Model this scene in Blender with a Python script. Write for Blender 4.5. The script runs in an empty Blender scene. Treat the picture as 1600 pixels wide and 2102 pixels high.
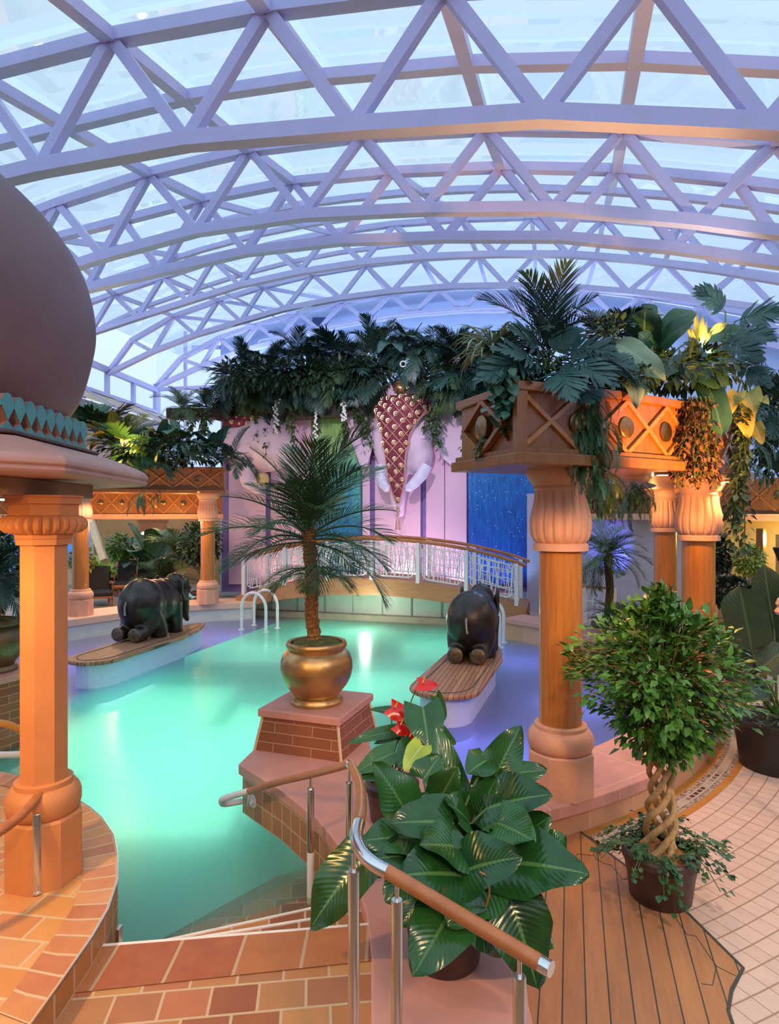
import bpy, bmesh, math, random
from mathutils import Vector, Matrix
pi = math.pi
rnd = random.Random(11)
SC = bpy.context.scene
COL = SC.collection
F, CX, CY, EYE = 1300.0, 800.0, 1051.0, 2.7      # survey of the photograph: level camera 2.7 m above the deck
def G(px, py, z):                                 # point of a horizontal plane
    Y = F*(EYE-z)/(py-CY)
    return ((px-CX)*Y/F, Y, z)
def W(px, py, Y):                                 # point at a depth
    return ((px-CX)*Y/F, Y, EYE-(py-CY)*Y/F)

# ------------------------------------------------------------------ mesh builder
class MB:
    def __init__(s):
        s.v = []; s.f = []; s.uv = []; s.sm = []
    def add(s, verts, faces, uvs=None, smooth=True):
        b = len(s.v)
        s.v += [tuple(p) for p in verts]
        for f in faces:
            s.f.append([b+k for k in f]); s.sm.append(smooth)
            s.uv.append([uvs[k] for k in f] if uvs else None)
        return s
    def box(s, c, d, rz=0.0, tilt=None):
        hx, hy, hz = d[0]/2, d[1]/2, d[2]/2
        m = Matrix.Rotation(rz, 3, 'Z')
        if tilt: m = m @ tilt
        vs = [Vector(c)+m @ Vector((x*hx, y*hy, z*hz)) for z in (-1, 1) for x, y in ((-1,-1),(1,-1),(1,1),(-1,1))]
        return s.add(vs, [(3,2,1,0),(4,5,6,7),(0,1,5,4),(1,2,6,5),(2,3,7,6),(3,0,4,7)], smooth=False)
    def bar(s, p, q, w, h, up=(0,0,1), ext=0.0):
        p, q = Vector(p), Vector(q); t = (q-p).normalized(); p = p-t*ext; q = q+t*ext
        sd = t.cross(Vector(up)).normalized(); n = sd.cross(t).normalized()
        vs = [e+sd*(a*w/2)+n*(b*h/2) for e in (p, q) for a, b in ((-1,-1),(1,-1),(1,1),(-1,1))]
        return s.add(vs, [(0,1,2,3),(7,6,5,4),(4,5,1,0),(5,6,2,1),(6,7,3,2),(7,4,0,3)], smooth=False)
    def beam(s, pts, w, h, up=(0,0,1)):           # continuous rectangular section along a polyline
        P = [Vector(p) for p in pts]; n = len(P); vs = []; fs = []
        for i, p in enumerate(P):
            t = (P[min(i+1, n-1)]-P[max(i-1, 0)]).normalized()
            sd = t.cross(Vector(up)).normalized(); nn = sd.cross(t).normalized()
            vs += [p+sd*(a*w/2)+nn*(b*h/2) for a, b in ((-1,-1),(1,-1),(1,1),(-1,1))]
        for i in range(n-1):
            a = 4*i
            for k in range(4):
                fs.append((a+k, a+(k+1) % 4, a+4+(k+1) % 4, a+4+k))
        fs += [(3,2,1,0), (4*n-4, 4*n-3, 4*n-2, 4*n-1)]
        return s.add(vs, fs, smooth=False)
    def tube(s, pts, r, n=10, cap=True, smooth=True):
        P = [Vector(p) for p in pts]; m = len(P)
        rs = r if isinstance(r, (list, tuple)) else [r]*m
        t0 = (P[1]-P[0]).normalized()
        ref = Vector((0,0,1)) if abs(t0.z) < 0.9 else Vector((1,0,0))
        sd = t0.cross(ref).normalized(); vs = []; fs = []
        for i, p in enumerate(P):
            t = (P[min(i+1, m-1)]-P[max(i-1, 0)])
            t = t.normalized() if t.length > 1e-9 else t0
            sd = (sd-t*sd.dot(t)).normalized(); nn = t.cross(sd)
            vs += [p+(sd*math.cos(2*pi*k/n)+nn*math.sin(2*pi*k/n))*rs[i] for k in range(n)]
        for i in range(m-1):
            for k in range(n):
                fs.append((i*n+k, i*n+(k+1) % n, (i+1)*n+(k+1) % n, (i+1)*n+k))
        if cap:
            fs += [tuple(range(n-1, -1, -1)), tuple(range((m-1)*n, m*n))]
        return s.add(vs, fs, smooth=smooth)
    def lathe(s, prof, n=40, c=(0,0,0), mod=None, a0=0.0, smooth=True):
        vs = []; fs = []; uv = []
        for j, (r, z) in enumerate(prof):
            for k in range(n):
                a = a0+2*pi*k/n; rr = r*(mod(a, z, j) if mod else 1.0)
                vs.append((c[0]+rr*math.cos(a), c[1]+rr*math.sin(a), c[2]+z)); uv.append((k/n, z))
        for j in range(len(prof)-1):
            for k in range(n):
                fs.append((j*n+k, j*n+(k+1) % n, (j+1)*n+(k+1) % n, (j+1)*n+k))
        m = len(prof)
        fs += [tuple(range(n-1, -1, -1)), tuple(range((m-1)*n, m*n))]
        return s.add(vs, fs, smooth=smooth)
    def prism(s, poly, z0, z1, smooth=False):
        n = len(poly)
        vs = [(p[0], p[1], z0) for p in poly]+[(p[0], p[1], z1) for p in poly]
        ar = sum(poly[i][0]*poly[(i+1) % n][1]-poly[(i+1) % n][0]*poly[i][1] for i in range(n))
        fs = []; L = [0.0]
        if ar < 0:
            vs = vs[:n][::-1]+vs[n:][::-1]
        fs = [tuple(range(n-1, -1, -1)), tuple(range(n, 2*n))]+[(i, (i+1) % n, n+(i+1) % n, n+i) for i in range(n)]
        return s.add(vs, fs, smooth=smooth)
    def strip(s, pts, z0, z1, off=0.0):           # vertical wall strip with uv in metres
        vs = []; fs = []; uv = []; L = 0.0
        for i, p in enumerate(pts):
            if i: L += math.dist(p, pts[i-1])
            vs += [(p[0], p[1], z0), (p[0], p[1], z1)]; uv += [(L, z0), (L, z1)]
        for i in range(len(pts)-1):
            fs.append((2*i, 2*i+2, 2*i+3, 2*i+1))
        return s.add(vs, fs, uv, smooth=False)
    def ring(s, c, r0, r1, a0, a1, z0, z1, n=48):  # solid annular sector, angles in degrees, uv in metres
        vs = []; uv = []; fs = []; rm = (r0+r1)/2
        for i in range(n+1):
            a = math.radians(a0+(a1-a0)*i/n)
            for r, z in ((r0, z0), (r1, z0), (r1, z1), (r0, z1)):
                vs.append((c[0]+r*math.cos(a), c[1]+r*math.sin(a), z)); uv.append((a*rm, r))
        for i in range(n):
            b = 4*i
            for k in range(4):
                fs.append((b+k, b+(k+1) % 4, b+4+(k+1) % 4, b+4+k))
        fs += [(3,2,1,0), (4*n, 4*n+1, 4*n+2, 4*n+3)]
        return s.add(vs, fs, uv, smooth=False)
    def sph(s, c, r, n=16, m=10, rot=None):
        r = r if isinstance(r, (tuple, list)) else (r, r, r)
        vs = []; fs = []
        for j in range(1, m):
            t = pi*j/m
            for k in range(n):
                p = Vector((r[0]*math.sin(t)*math.cos(2*pi*k/n), r[1]*math.sin(t)*math.sin(2*pi*k/n), r[2]*math.cos(t)))
                if rot: p = rot @ p
                vs.append(Vector(c)+p)
        tp = Vector((0,0,r[2])); bt = Vector((0,0,-r[2]))
        if rot: tp = rot @ tp; bt = rot @ bt
        vs += [Vector(c)+tp, Vector(c)+bt]; T = len(vs)-2
        for j in range(m-2):
            for k in range(n):
                fs.append((j*n+k, (j+1)*n+k, (j+1)*n+(k+1) % n, j*n+(k+1) % n))
        for k in range(n):
            fs.append((T, k, (k+1) % n)); fs.append((T+1, (m-2)*n+(k+1) % n, (m-2)*n+k))
        return s.add(vs, fs)
    def mesh(s, name, mat, closed=True, sharp=38):
        me = bpy.data.meshes.new(name)
        me.from_pydata(s.v, [], s.f)
        if any(u for u in s.uv):
            ul = me.uv_layers.new(name='UVMap'); i = 0
            for f, u in zip(s.f, s.uv):
                for k in range(len(f)):
                    ul.data[i].uv = u[k] if u else (0, 0); i += 1
        if closed:
            bm = bmesh.new(); bm.from_mesh(me); bmesh.ops.recalc_face_normals(bm, faces=bm.faces); bm.to_mesh(me); bm.free()
        me.polygons.foreach_set('use_smooth', s.sm)
        if closed and any(s.sm): me.set_sharp_from_angle(angle=math.radians(sharp))
        if mat: me.materials.append(mat)
        return me
    def build(s, name, mat, parent=None, closed=True, origin=None, sharp=38, bev=0.0):
        """world coordinates in; with a parent the mesh is moved into the parent's frame"""
        if parent is not None:
            o = Vector((0,0,0)); p = parent
            while p is not None: o += p.location; p = p.parent
            loc = Vector((0,0,0))
        elif origin == 'local': o = Vector((0,0,0)); loc = o
        else:
            xs = [p[0] for p in s.v]; ys = [p[1] for p in s.v]; zs = [p[2] for p in s.v]
            o = Vector(((min(xs)+max(xs))/2, (min(ys)+max(ys))/2, min(zs))); loc = o
        s.v = [(p[0]-o.x, p[1]-o.y, p[2]-o.z) for p in s.v]
        ob = bpy.data.objects.new(name, s.mesh(name, mat, closed, sharp)); COL.objects.link(ob)
        ob.location = loc
        if parent is not None: ob.parent = parent
        if bev:
            m = ob.modifiers.new('edge', 'BEVEL'); m.width = bev; m.segments = 2; m.limit_method = 'ANGLE'
        return ob
def tag(o, label=None, cat=None, group=None, kind=None):
    if label: o['label'] = label
    if cat: o['category'] = cat
    if group: o['group'] = group
    if kind: o['kind'] = kind
    return o
def thing(name, label, cat, loc=(0,0,0), group=None, rz=0.0):
    o = bpy.data.objects.new(name, None); COL.objects.link(o); o.empty_display_size = 0.1
    o.location = loc; o.rotation_euler = (0, 0, rz)
    return tag(o, label, cat, group)
def struct(name, mb, mat, label, **k):
    return tag(mb.build(name, mat, **k), label, None, None, 'structure')
def inst(name, me, parent, loc, d, up=(0,0,1), roll=0.0, sc=1.0):
    """a part sharing mesh data: local +X along d"""
    o = bpy.data.objects.new(name, me); COL.objects.link(o)
    x = Vector(d).normalized(); z = Vector(up); z = z-x*z.dot(x)
    if z.length < 1e-4: z = Vector((0.3, 0.1, 1))-x*Vector((0.3, 0.1, 1)).dot(x)
    z.normalize(); y = z.cross(x)
    m = Matrix((x, y, z)).transposed() @ Matrix.Rotation(roll, 3, 'X')
    o.rotation_euler = m.to_euler(); o.location = loc
    o.scale = (sc, sc, sc)
    if parent: o.parent = parent
    return o

# ------------------------------------------------------------------ materials
class N:
    def __init__(s, name):
        s.m = bpy.data.materials.new(name); s.m.use_nodes = True
        s.t = s.m.node_tree; s.p = s.t.nodes['Principled BSDF']; s.out = s.t.nodes['Material Output']
    def n(s, ty, **k):
        x = s.t.nodes.new(ty)
        for a, b in k.items():
            if a[0] == '_': x.inputs[a[1:].replace('_', ' ')].default_value = b
            else: setattr(x, a, b)
        return x
    def l(s, a, b): s.t.links.new(a, b)
    def coord(s, kind='Object', scale=(1,1,1), rot=(0,0,0)):
        c = s.n('ShaderNodeTexCoord'); m = s.n('ShaderNodeMapping')
        m.inputs['Scale'].default_value = scale; m.inputs['Rotation'].default_value = rot
        s.l(c.outputs[kind], m.inputs['Vector']); return m.outputs['Vector']
    def noise(s, vec, scale, detail=3, rough=0.55):
        x = s.n('ShaderNodeTexNoise'); x.inputs['Scale'].default_value = scale
        x.inputs['Detail'].default_value = detail; x.inputs['Roughness'].default_value = rough
        s.l(vec, x.inputs['Vector']); return x.outputs['Fac']
    def ramp(s, fac, stops):
        x = s.n('ShaderNodeValToRGB'); e = x.color_ramp.elements
        while len(e) < len(stops): e.new(0.5)
        for el, (p, c) in zip(e, stops):
            el.position = p; el.color = (*c[:3], 1)
        s.l(fac, x.inputs['Fac']); return x.outputs['Color']
    def mix(s, fac, a, b, mode='MIX'):
        x = s.n('ShaderNodeMix', data_type='RGBA', blend_type=mode)
        for sk, v in ((0, fac), (6, a), (7, b)):
            if hasattr(v, 'links'): s.l(v, x.inputs[sk])
            else: x.inputs[sk].default_value = (*v, 1) if isinstance(v, tuple) else v
        return x.outputs[2]
    def bump(s, h, strength, dist=0.01):
        b = s.n('ShaderNodeBump'); b.inputs['Strength'].default_value = strength; b.inputs['Distance'].default_value = dist
        s.l(h, b.inputs['Height']); s.l(b.outputs['Normal'], s.p.inputs['Normal'])
    def fin(s, col, rough=0.5, metal=0.0, spec=0.5, coat=0.0):
        if hasattr(col, 'links'): s.l(col, s.p.inputs['Base Color'])
        else: s.p.inputs['Base Color'].default_value = (*col, 1)
        s.p.inputs['Roughness'].default_value = rough; s.p.inputs['Metallic'].default_value = metal
        s.p.inputs['Specular IOR Level'].default_value = spec; s.p.inputs['Coat Weight'].default_value = coat
        return s.m
def sc3(c, k): return tuple(min(1, x*k) for x in c)
def plain(name, c, rough=0.5, metal=0.0, var=0.12, scale=6.0, bump=0.0, bscale=40, spec=0.5, coat=0.0):
    n = N(name); v = n.coord()
    col = n.ramp(n.noise(v, scale, 4), [(0.3, sc3(c, 1-var)), (0.7, sc3(c, 1+var))])
    if bump: n.bump(n.noise(v, bscale, 5), bump)
    return n.fin(col, rough, metal, spec, coat)
def wood(name, c1, c2, scale=(18,18,1.2), rough=0.35, coat=0.3, rot=(0,0,0)):
    n = N(name); v = n.coord('Object', scale, rot)
    f = n.noise(v, 1.6, 6, 0.65)
    col = n.ramp(f, [(0.28, c1), (0.5, tuple((a+b)/2 for a, b in zip(c1, c2))), (0.74, c2)])
    n.bump(f, 0.08); return n.fin(col, rough, 0, 0.5, coat)
def tiles(name, cols, mortar, w, h, rough=0.45, m=0.012, kind='UV', off=0.5, rot=(0,0,0), bump=0.35, noise=0.35, scale=(1,1,1)):
    n = N(name); v = n.coord(kind, scale, rot)
    b = n.n('ShaderNodeTexBrick'); b.offset = off
    b.inputs['Scale'].default_value = 1.0; b.inputs['Brick Width'].default_value = w; b.inputs['Row Height'].default_value = h
    b.inputs['Mortar Size'].default_value = m; b.inputs['Mortar Smooth'].default_value = 0.2
    b.inputs['Color1'].default_value = (0,0,0,1); b.inputs['Color2'].default_value = (1,1,1,1); b.inputs['Mortar'].default_value = (0,0,0,1)
    n.l(v, b.inputs['Vector'])
    k = len(cols)
    col = n.ramp(b.outputs['Color'], [((i+0.5)/k, c) for i, c in enumerate(cols)])
    nz = n.noise(v, 9.0, 5, 0.6)
    col = n.mix(noise, col, n.ramp(nz, [(0.3, sc3(cols[0], 0.75)), (0.7, sc3(cols[-1], 1.15))]), 'MIX')
    col = n.mix(b.outputs['Fac'], col, mortar)
    inv = n.n('ShaderNodeMath', operation='SUBTRACT'); inv.inputs[0].default_value = 1.0
    n.l(b.outputs['Fac'], inv.inputs[1]); n.bump(inv.outputs[0], bump, 0.006)
    return n.fin(col, rough, 0, 0.4)
def leafm(name, c, c2, rough=0.38, rib=None, var=0.45, trans=0.0):
    """leaf: tone per plant and patch, paler midrib and side veins from the leaf's own uv"""
    n = N(name); v = n.coord('Object')
    oi = n.n('ShaderNodeObjectInfo')
    f = n.noise(v, 7.0, 2)
    ad = n.n('ShaderNodeMath', operation='MULTIPLY_ADD'); n.l(oi.outputs['Random'], ad.inputs[0])
    ad.inputs[1].default_value = var; n.l(f, ad.inputs[2])
    col = n.ramp(ad.outputs[0], [(0.3, c), (0.3+0.5+var*0.5, c2)])
    if rib:
        uv = n.n('ShaderNodeTexCoord'); sp = n.n('ShaderNodeSeparateXYZ'); n.l(uv.outputs['UV'], sp.inputs[0])
        a = n.n('ShaderNodeMath', operation='SUBTRACT'); n.l(sp.outputs['X'], a.inputs[0]); a.inputs[1].default_value = 0.5
        ab = n.n('ShaderNodeMath', operation='ABSOLUTE'); n.l(a.outputs[0], ab.inputs[0])
        lt = n.n('ShaderNodeMath', operation='LESS_THAN'); n.l(ab.outputs[0], lt.inputs[0]); lt.inputs[1].default_value = 0.028
        w = n.n('ShaderNodeTexWave', wave_type='BANDS', bands_direction='X'); w.inputs['Scale'].default_value = 4.6
        cb = n.n('ShaderNodeCombineXYZ'); q = n.n('ShaderNodeMath', operation='MULTIPLY_ADD')
        n.l(ab.outputs[0], q.inputs[0]); q.inputs[1].default_value = -0.55; n.l(sp.outputs['Y'], q.inputs[2])
        n.l(q.outputs[0], cb.inputs[0]); n.l(cb.outputs[0], w.inputs['Vector'])
        vein = n.n('ShaderNodeMath', operation='GREATER_THAN'); n.l(w.outputs['Fac'], vein.inputs[0]); vein.inputs[1].default_value = 0.975
        mf = n.n('ShaderNodeMath', operation='MULTIPLY_ADD'); n.l(vein.outputs[0], mf.inputs[0]); mf.inputs[1].default_value = 0.12
        n.l(lt.outputs[0], mf.inputs[2]); mf.use_clamp = True
        col = n.mix(mf.outputs[0], col, rib)
        n.bump(w.outputs['Fac'], 0.13, 0.008)
    n.fin(col, rough, 0, 0.5)
    return n.m
def emit(name, c, s):
    n = N(name); n.p.inputs['Base Color'].default_value = (*c, 1)
    n.p.inputs['Emission Color'].default_value = (*c, 1); n.p.inputs['Emission Strength'].default_value = s
    return n.m
def glassm(name, tint, gloss=(0.9,0.95,1), ior=1.35, rough=0.02, gmul=1.0):
    """thin pane: tinted transmission with fresnel reflection"""
    n = N(name); t = n.n('ShaderNodeBsdfTransparent'); t.inputs['Color'].default_value = (*tint, 1)
    g = n.n('ShaderNodeBsdfGlossy'); g.inputs['Roughness'].default_value = rough; g.inputs['Color'].default_value = (*gloss, 1)
    fr = n.n('ShaderNodeFresnel'); fr.inputs['IOR'].default_value = ior
    mm = n.n('ShaderNodeMath', operation='MULTIPLY'); n.l(fr.outputs[0], mm.inputs[0]); mm.inputs[1].default_value = gmul
    mx = n.n('ShaderNodeMixShader'); n.l(mm.outputs[0], mx.inputs[0]); n.l(t.outputs[0], mx.inputs[1]); n.l(g.outputs[0], mx.inputs[2])
    n.l(mx.outputs[0], n.out.inputs['Surface']); return n.m
UX = (0.275, 0.961); VX = (0.961, -0.275)         # plan axes of the room: along the pool, across the pool
HEAD = -math.atan2(0.275, 0.961)
m_truss = plain('white_lacquered_steel', (0.60, 0.58, 0.86), 0.45, var=0.04)
m_stone = plain('rose_sandstone', (0.66, 0.34, 0.25), 0.6, var=0.10, scale=4, bump=0.05)
m_stone_o = plain('amber_sandstone', (0.60, 0.235, 0.085), 0.6, var=0.10, scale=3, bump=0.05)
m_cope = tiles('rose_stone_slab', [(0.62,0.29,0.24),(0.68,0.33,0.27),(0.64,0.31,0.25)], (0.72,0.48,0.36), 1.3, 2.0, 0.5, 0.006, 'UV', 0, bump=0.1, noise=0.4)
m_slab = plain('rose_stone_cap', (0.63, 0.29, 0.235), 0.5, var=0.10, scale=3, bump=0.04)
m_terra = tiles('terracotta_tile', [(0.30,0.095,0.04),(0.52,0.22,0.07),(0.40,0.13,0.055),(0.60,0.31,0.11),(0.36,0.16,0.075),(0.48,0.17,0.08)], (0.58,0.40,0.24), 0.235, 0.19, 0.5, 0.008, 'Object', 0.5, (0,0,-0.12), 0.4, 0.15)
m_terra_uv = tiles('terracotta_wall_tile', [(0.36,0.13,0.06),(0.56,0.25,0.08),(0.48,0.18,0.08),(0.42,0.20,0.10)], (0.60,0.42,0.24), 0.165, 0.165, 0.45, 0.008, 'UV', 0.0, noise=0.3)
m_brick = tiles('brown_glazed_brick', [(0.30,0.10,0.045),(0.38,0.14,0.06),(0.26,0.085,0.04)], (0.50,0.31,0.20), 0.42, 0.098, 0.4, 0.0042, 'UV', 0.5, noise=0.35)
m_deckw = N('teak_planks')
def _deck():
    n = m_deckw; v = n.coord('Object', (1,1,1), (0,0,-math.atan2(0.961,0.275)))
    b = n.n('ShaderNodeTexBrick'); b.offset = 0.37; n.l(v, b.inputs['Vector'])
    for k, x in (('Scale',1),('Brick Width',9.0),('Row Height',0.124),('Mortar Size',0.0045),('Mortar Smooth',0.1)): b.inputs[k].default_value = x
    b.inputs['Color1'].default_value = (0,0,0,1); b.inputs['Color2'].default_value = (1,1,1,1)
    v2 = n.coord('Object', (1,1,1), (0,0,-math.atan2(0.961,0.275)))
    mp = n.n('ShaderNodeMapping'); mp.inputs['Scale'].default_value = (2.2,22,1); n.l(v2, mp.inputs['Vector'])
    f = n.noise(mp.outputs[0], 1.5, 6, 0.65)
    c = n.ramp(f, [(0.25,(0.33,0.135,0.06)),(0.75,(0.52,0.225,0.095))])
    c = n.mix(0.25, c, n.ramp(b.outputs['Color'], [(0,(0.31,0.12,0.05)),(1,(0.55,0.25,0.11))]))
    c = n.mix(b.outputs['Fac'], c, (0.045,0.045,0.04))
    return n.fin(c, 0.5)
m_deckw = _deck()
m_ptile = tiles('pale_rose_floor_tile', [(0.66,0.45,0.36),(0.72,0.51,0.42),(0.68,0.47,0.385)], (0.36,0.21,0.14), 0.205, 0.135, 0.5, 0.006, 'UV', 0.0, bump=0.25, noise=0.25)
m_mos = tiles('mosaic_border', [(0.03,0.02,0.02),(0.62,0.52,0.46),(0.10,0.05,0.035),(0.5,0.40,0.36)], (0.35,0.28,0.24), 0.022, 0.022, 0.4, 0.003, 'UV', 0.5, bump=0.1, noise=0.05)
m_mosc = tiles('mosaic_border_centre', [(0.07,0.025,0.015),(0.10,0.035,0.02),(0.5,0.42,0.38)], (0.5,0.42,0.38), 0.085, 0.06, 0.4, 0.012, 'UV', 0.0, bump=0.1, noise=0.05)
m_ochre = tiles('ochre_border', [(0.50,0.20,0.035),(0.58,0.26,0.05),(0.44,0.16,0.03)], (0.4,0.2,0.06), 0.3, 0.4, 0.4, 0.003, 'UV', 0.0, bump=0.1)
m_wood = wood('honey_teak', (0.36,0.115,0.022), (0.55,0.21,0.045))
m_woodd = wood('reddish_mahogany', (0.30,0.095,0.03), (0.46,0.17,0.05), (14,14,3))
m_rail = wood('handrail_teak', (0.33,0.10,0.03), (0.50,0.18,0.055), (6,6,6), 0.38, 0.15)
m_isl = tiles('island_teak_planks', [(0.42,0.20,0.11),(0.52,0.26,0.15),(0.34,0.15,0.08)], (0.08,0.05,0.04), 1.4, 0.07, 0.45, 0.005, 'Object', 0.4, (0,0,-math.atan2(0.961,0.275)), 0.2, 0.3)
m_chrome = plain('brushed_steel', (0.72,0.70,0.68), 0.22, 1.0, var=0.05)
m_white = plain('white_enamel', (0.80,0.79,0.80), 0.35, var=0.03)
m_poolwhite = tiles('white_pool_tile', [(0.70,0.70,0.74),(0.74,0.74,0.78)], (0.6,0.6,0.64), 0.05, 0.05, 0.3, 0.003, 'UV', 0, bump=0.1, noise=0.05)
m_panelw = plain('cream_pool_panel', (0.66,0.68,0.62), 0.4, var=0.05)
m_bronze = plain('dark_bronze', (0.060,0.050,0.045), 0.33, 0.75, var=0.3, scale=5, bump=0.06, bscale=14)
m_brass = plain('aged_brass', (0.52,0.31,0.13), 0.36, 0.85, var=0.25, scale=4, bump=0.10, bscale=22)
m_dome = plain('plum_plaster', (0.20,0.112,0.122), 0.55, var=0.15, scale=2.2, bump=0.10, bscale=8)
m_dome2 = plain('rose_brown_plaster', (0.50,0.255,0.20), 0.55, var=0.15, scale=3, bump=0.08, bscale=12)
m_teal = plain('teal_paint', (0.075,0.30,0.29), 0.5, var=0.10, bump=0.05)
m_brownpot = plain('dark_brown_glazed_pot', (0.055,0.030,0.024), 0.38, var=0.35, scale=8, bump=0.12, bscale=12)
m_soil = plain('moss_and_bark', (0.13,0.075,0.03), 0.9, var=0.6, scale=30, bump=0.6, bscale=60)
m_soilg = plain('green_moss', (0.12,0.13,0.03), 0.9, var=0.6, scale=30, bump=0.6, bscale=60)
m_blue = plain('blue_washed_wall', (0.50,0.62,0.86), 0.8, var=0.10, scale=0.8)
m_black = plain('black_fabric', (0.010,0.010,0.012), 0.8, var=0.2)
# ================================================================== camera
cam = bpy.data.cameras.new('camera'); co = bpy.data.objects.new('camera', cam); COL.objects.link(co)
co.location = (0, 0, EYE); co.rotation_euler = (pi/2, 0, 0)
cam.sensor_fit = 'HORIZONTAL'; cam.sensor_width = 36; cam.lens = 36*F/1600; cam.clip_end = 200; cam.clip_start = 0.05
SC.camera = co

# ================================================================== setting: floors, ledges, pool
PC = (-1.26, 10.64)                                # centre of the curved poolside
def pc(r, a): return (PC[0]+r*math.cos(math.radians(a)), PC[1]+r*math.sin(math.radians(a)))
def arc(r, a0, a1, n): return [pc(r, a0+(a1-a0)*i/n) for i in range(n+1)]
# deck of rose tiles in arcs, mosaic border, teak corner
struct('floor_tiles', MB().ring(PC, 6.36, 16.0, -70, 62, -0.4, 0.0, 96), m_ptile, 'pale rose tile floor laid in arcs around the pool')
struct('trim_1', MB().ring(PC, 6.03, 6.115, -61.5, 40, -0.3, 0.004, 60), m_ochre, 'ochre inner band of the mosaic border beside the ledge')
struct('trim_2', MB().ring(PC, 6.115, 6.165, -61.5, 40, -0.3, 0.005, 60), m_mos, 'black and white chequer edge of the mosaic border')
struct('trim_3', MB().ring(PC, 6.165, 6.245, -61.5, 40, -0.3, 0.005, 60), m_mosc, 'dark diamond centre band of the mosaic border')
struct('trim_4', MB().ring(PC, 6.245, 6.295, -61.5, 40, -0.3, 0.005, 60), m_mos, 'outer chequer edge of the mosaic border')
struct('trim_5', MB().ring(PC, 6.295, 6.36, -61.5, 40, -0.3, 0.004, 60), m_ochre, 'ochre outer band of the mosaic border')
dk = [(0.55, 0.6), (0.62, 3.1), (0.95, 4.99)]+arc(6.03, -68.5, -61.6, 6)+[(2.0, 4.27), (2.09, 3.74), (1.93, 3.57), (1.83, 3.42), (1.77, 3.2), (1.75, 2.6), (1.8, 1.6), (1.85, 0.6)]
struct('floor_deck', MB().prism(dk, -0.2, 0.008), m_deckw, 'teak plank deck between stone slab and tile floor')
mb = MB(); E = dk[9:]
mb.beam([(x, y, 0.004) for x, y in E], 0.018, 0.014)
struct('trim_6', mb, plain('dark_caulk', (0.05,0.055,0.05), 0.6), 'dark joint along the edge of the teak deck')
# angular end boards set into the deck
mb = MB()
for a, b in (((940,1235),(1020,1350)), ((1020,1350),(1075,1360)), ((1075,1360),(1205,1550)), ((1205,1550),(1325,1610)), ((1205,1550),(1180,1670)), ((1180,1670),(1110,1660)),
             ((425,850),(490,900)), ((490,900),(540,910)), ((540,910),(610,1000)), ((610,1000),(640,1000)), ((300,870),(330,840)), ((330,840),(425,850)), ((425,850),(445,800))):
    A_, B_ = (G(1080+q[0]/3.077, 1480+q[1]/3.077, 0.008) for q in (a, b))
    mb.beam([(A_[0], A_[1], 0.006), (B_[0], B_[1], 0.006)], 0.0045, 0.008)
struct('trim_7', mb, bpy.data.materials['dark_caulk'], 'fine angled joints between the deck end boards')
# curved ledge on the right that carries the columns
struct('wall_ledge', MB().ring(PC, 5.42, 6.03, -68.5, 44, -1.3, 0.20, 72), tiles('peach_ledge_tile', [(0.66,0.36,0.21),(0.72,0.42,0.26),(0.64,0.33,0.20)], (0.74,0.52,0.34), 0.55, 0.6, 0.5, 0.006, 'UV', 0, bump=0.1, noise=0.3), 'curved stone ledge wall round the right side of the pool')
mb = MB().ring(PC, 5.34, 6.09, -68.5, 44, 0.19, 0.30, 72)
struct('trim_8', mb, m_cope, 'smooth rose stone coping of the curved right ledge', bev=0.012)
mb = MB()
for i in range(24): mb.strip([pc(6.095, -67+i*4.6), pc(6.095, -67+i*4.6+0.06)], 0.20, 0.285)
struct('trim_9', mb, plain('pale_grout', (0.75,0.55,0.35), 0.7), 'pale upright joints in the ledge coping', closed=False)
# slab and stair wall
slab = [(-0.087, 0.8), (-0.087, 2.97), (-0.10, 3.41), (-0.14, 3.79), (-0.24, 4.2), (-0.368, 4.56), (-0.564, 4.95), (-0.95, 5.48), (-1.44, 6.03), (-1.36, 6.5), (-1.10, 7.2),
        (-0.24, 6.95), (-0.16, 6.19), (0.25, 5.88), pc(5.34, -68.5), pc(6.09, -68.5), (0.68, 3.1), (0.60, 0.8)]
struct('floor_slab', MB().prism(slab, 0.20, 0.30), m_slab, 'rose stone slab sweeping from foreground to the pot pedestal', bev=0.012)
sl2 = [(-0.06, 0.8), (-0.06, 2.97), (-0.07, 3.41), (-0.11, 3.80), (-0.21, 4.22), (-0.34, 4.58), (-0.53, 4.98), (-0.92, 5.52), (-1.39, 6.05), (-1.32, 6.5), (-1.08, 7.1),
       (-0.27, 6.9), (-0.19, 6.2), (0.25, 5.82), pc(5.45, -68.3), pc(6.0, -68.5), (0.62, 3.1), (0.56, 0.8)]
struct('wall_stair', MB().prism(sl2, -1.3, 0.21), m_stone, 'stone body under the rose slab')
struct('wall_stair_tiles', MB().strip([(x-0.012, y-0.006) for x, y in sl2[1:10]][::-1], -1.3, 0.205), m_terra_uv, 'terracotta tiled face of the curved stair wall', closed=False)
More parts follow.
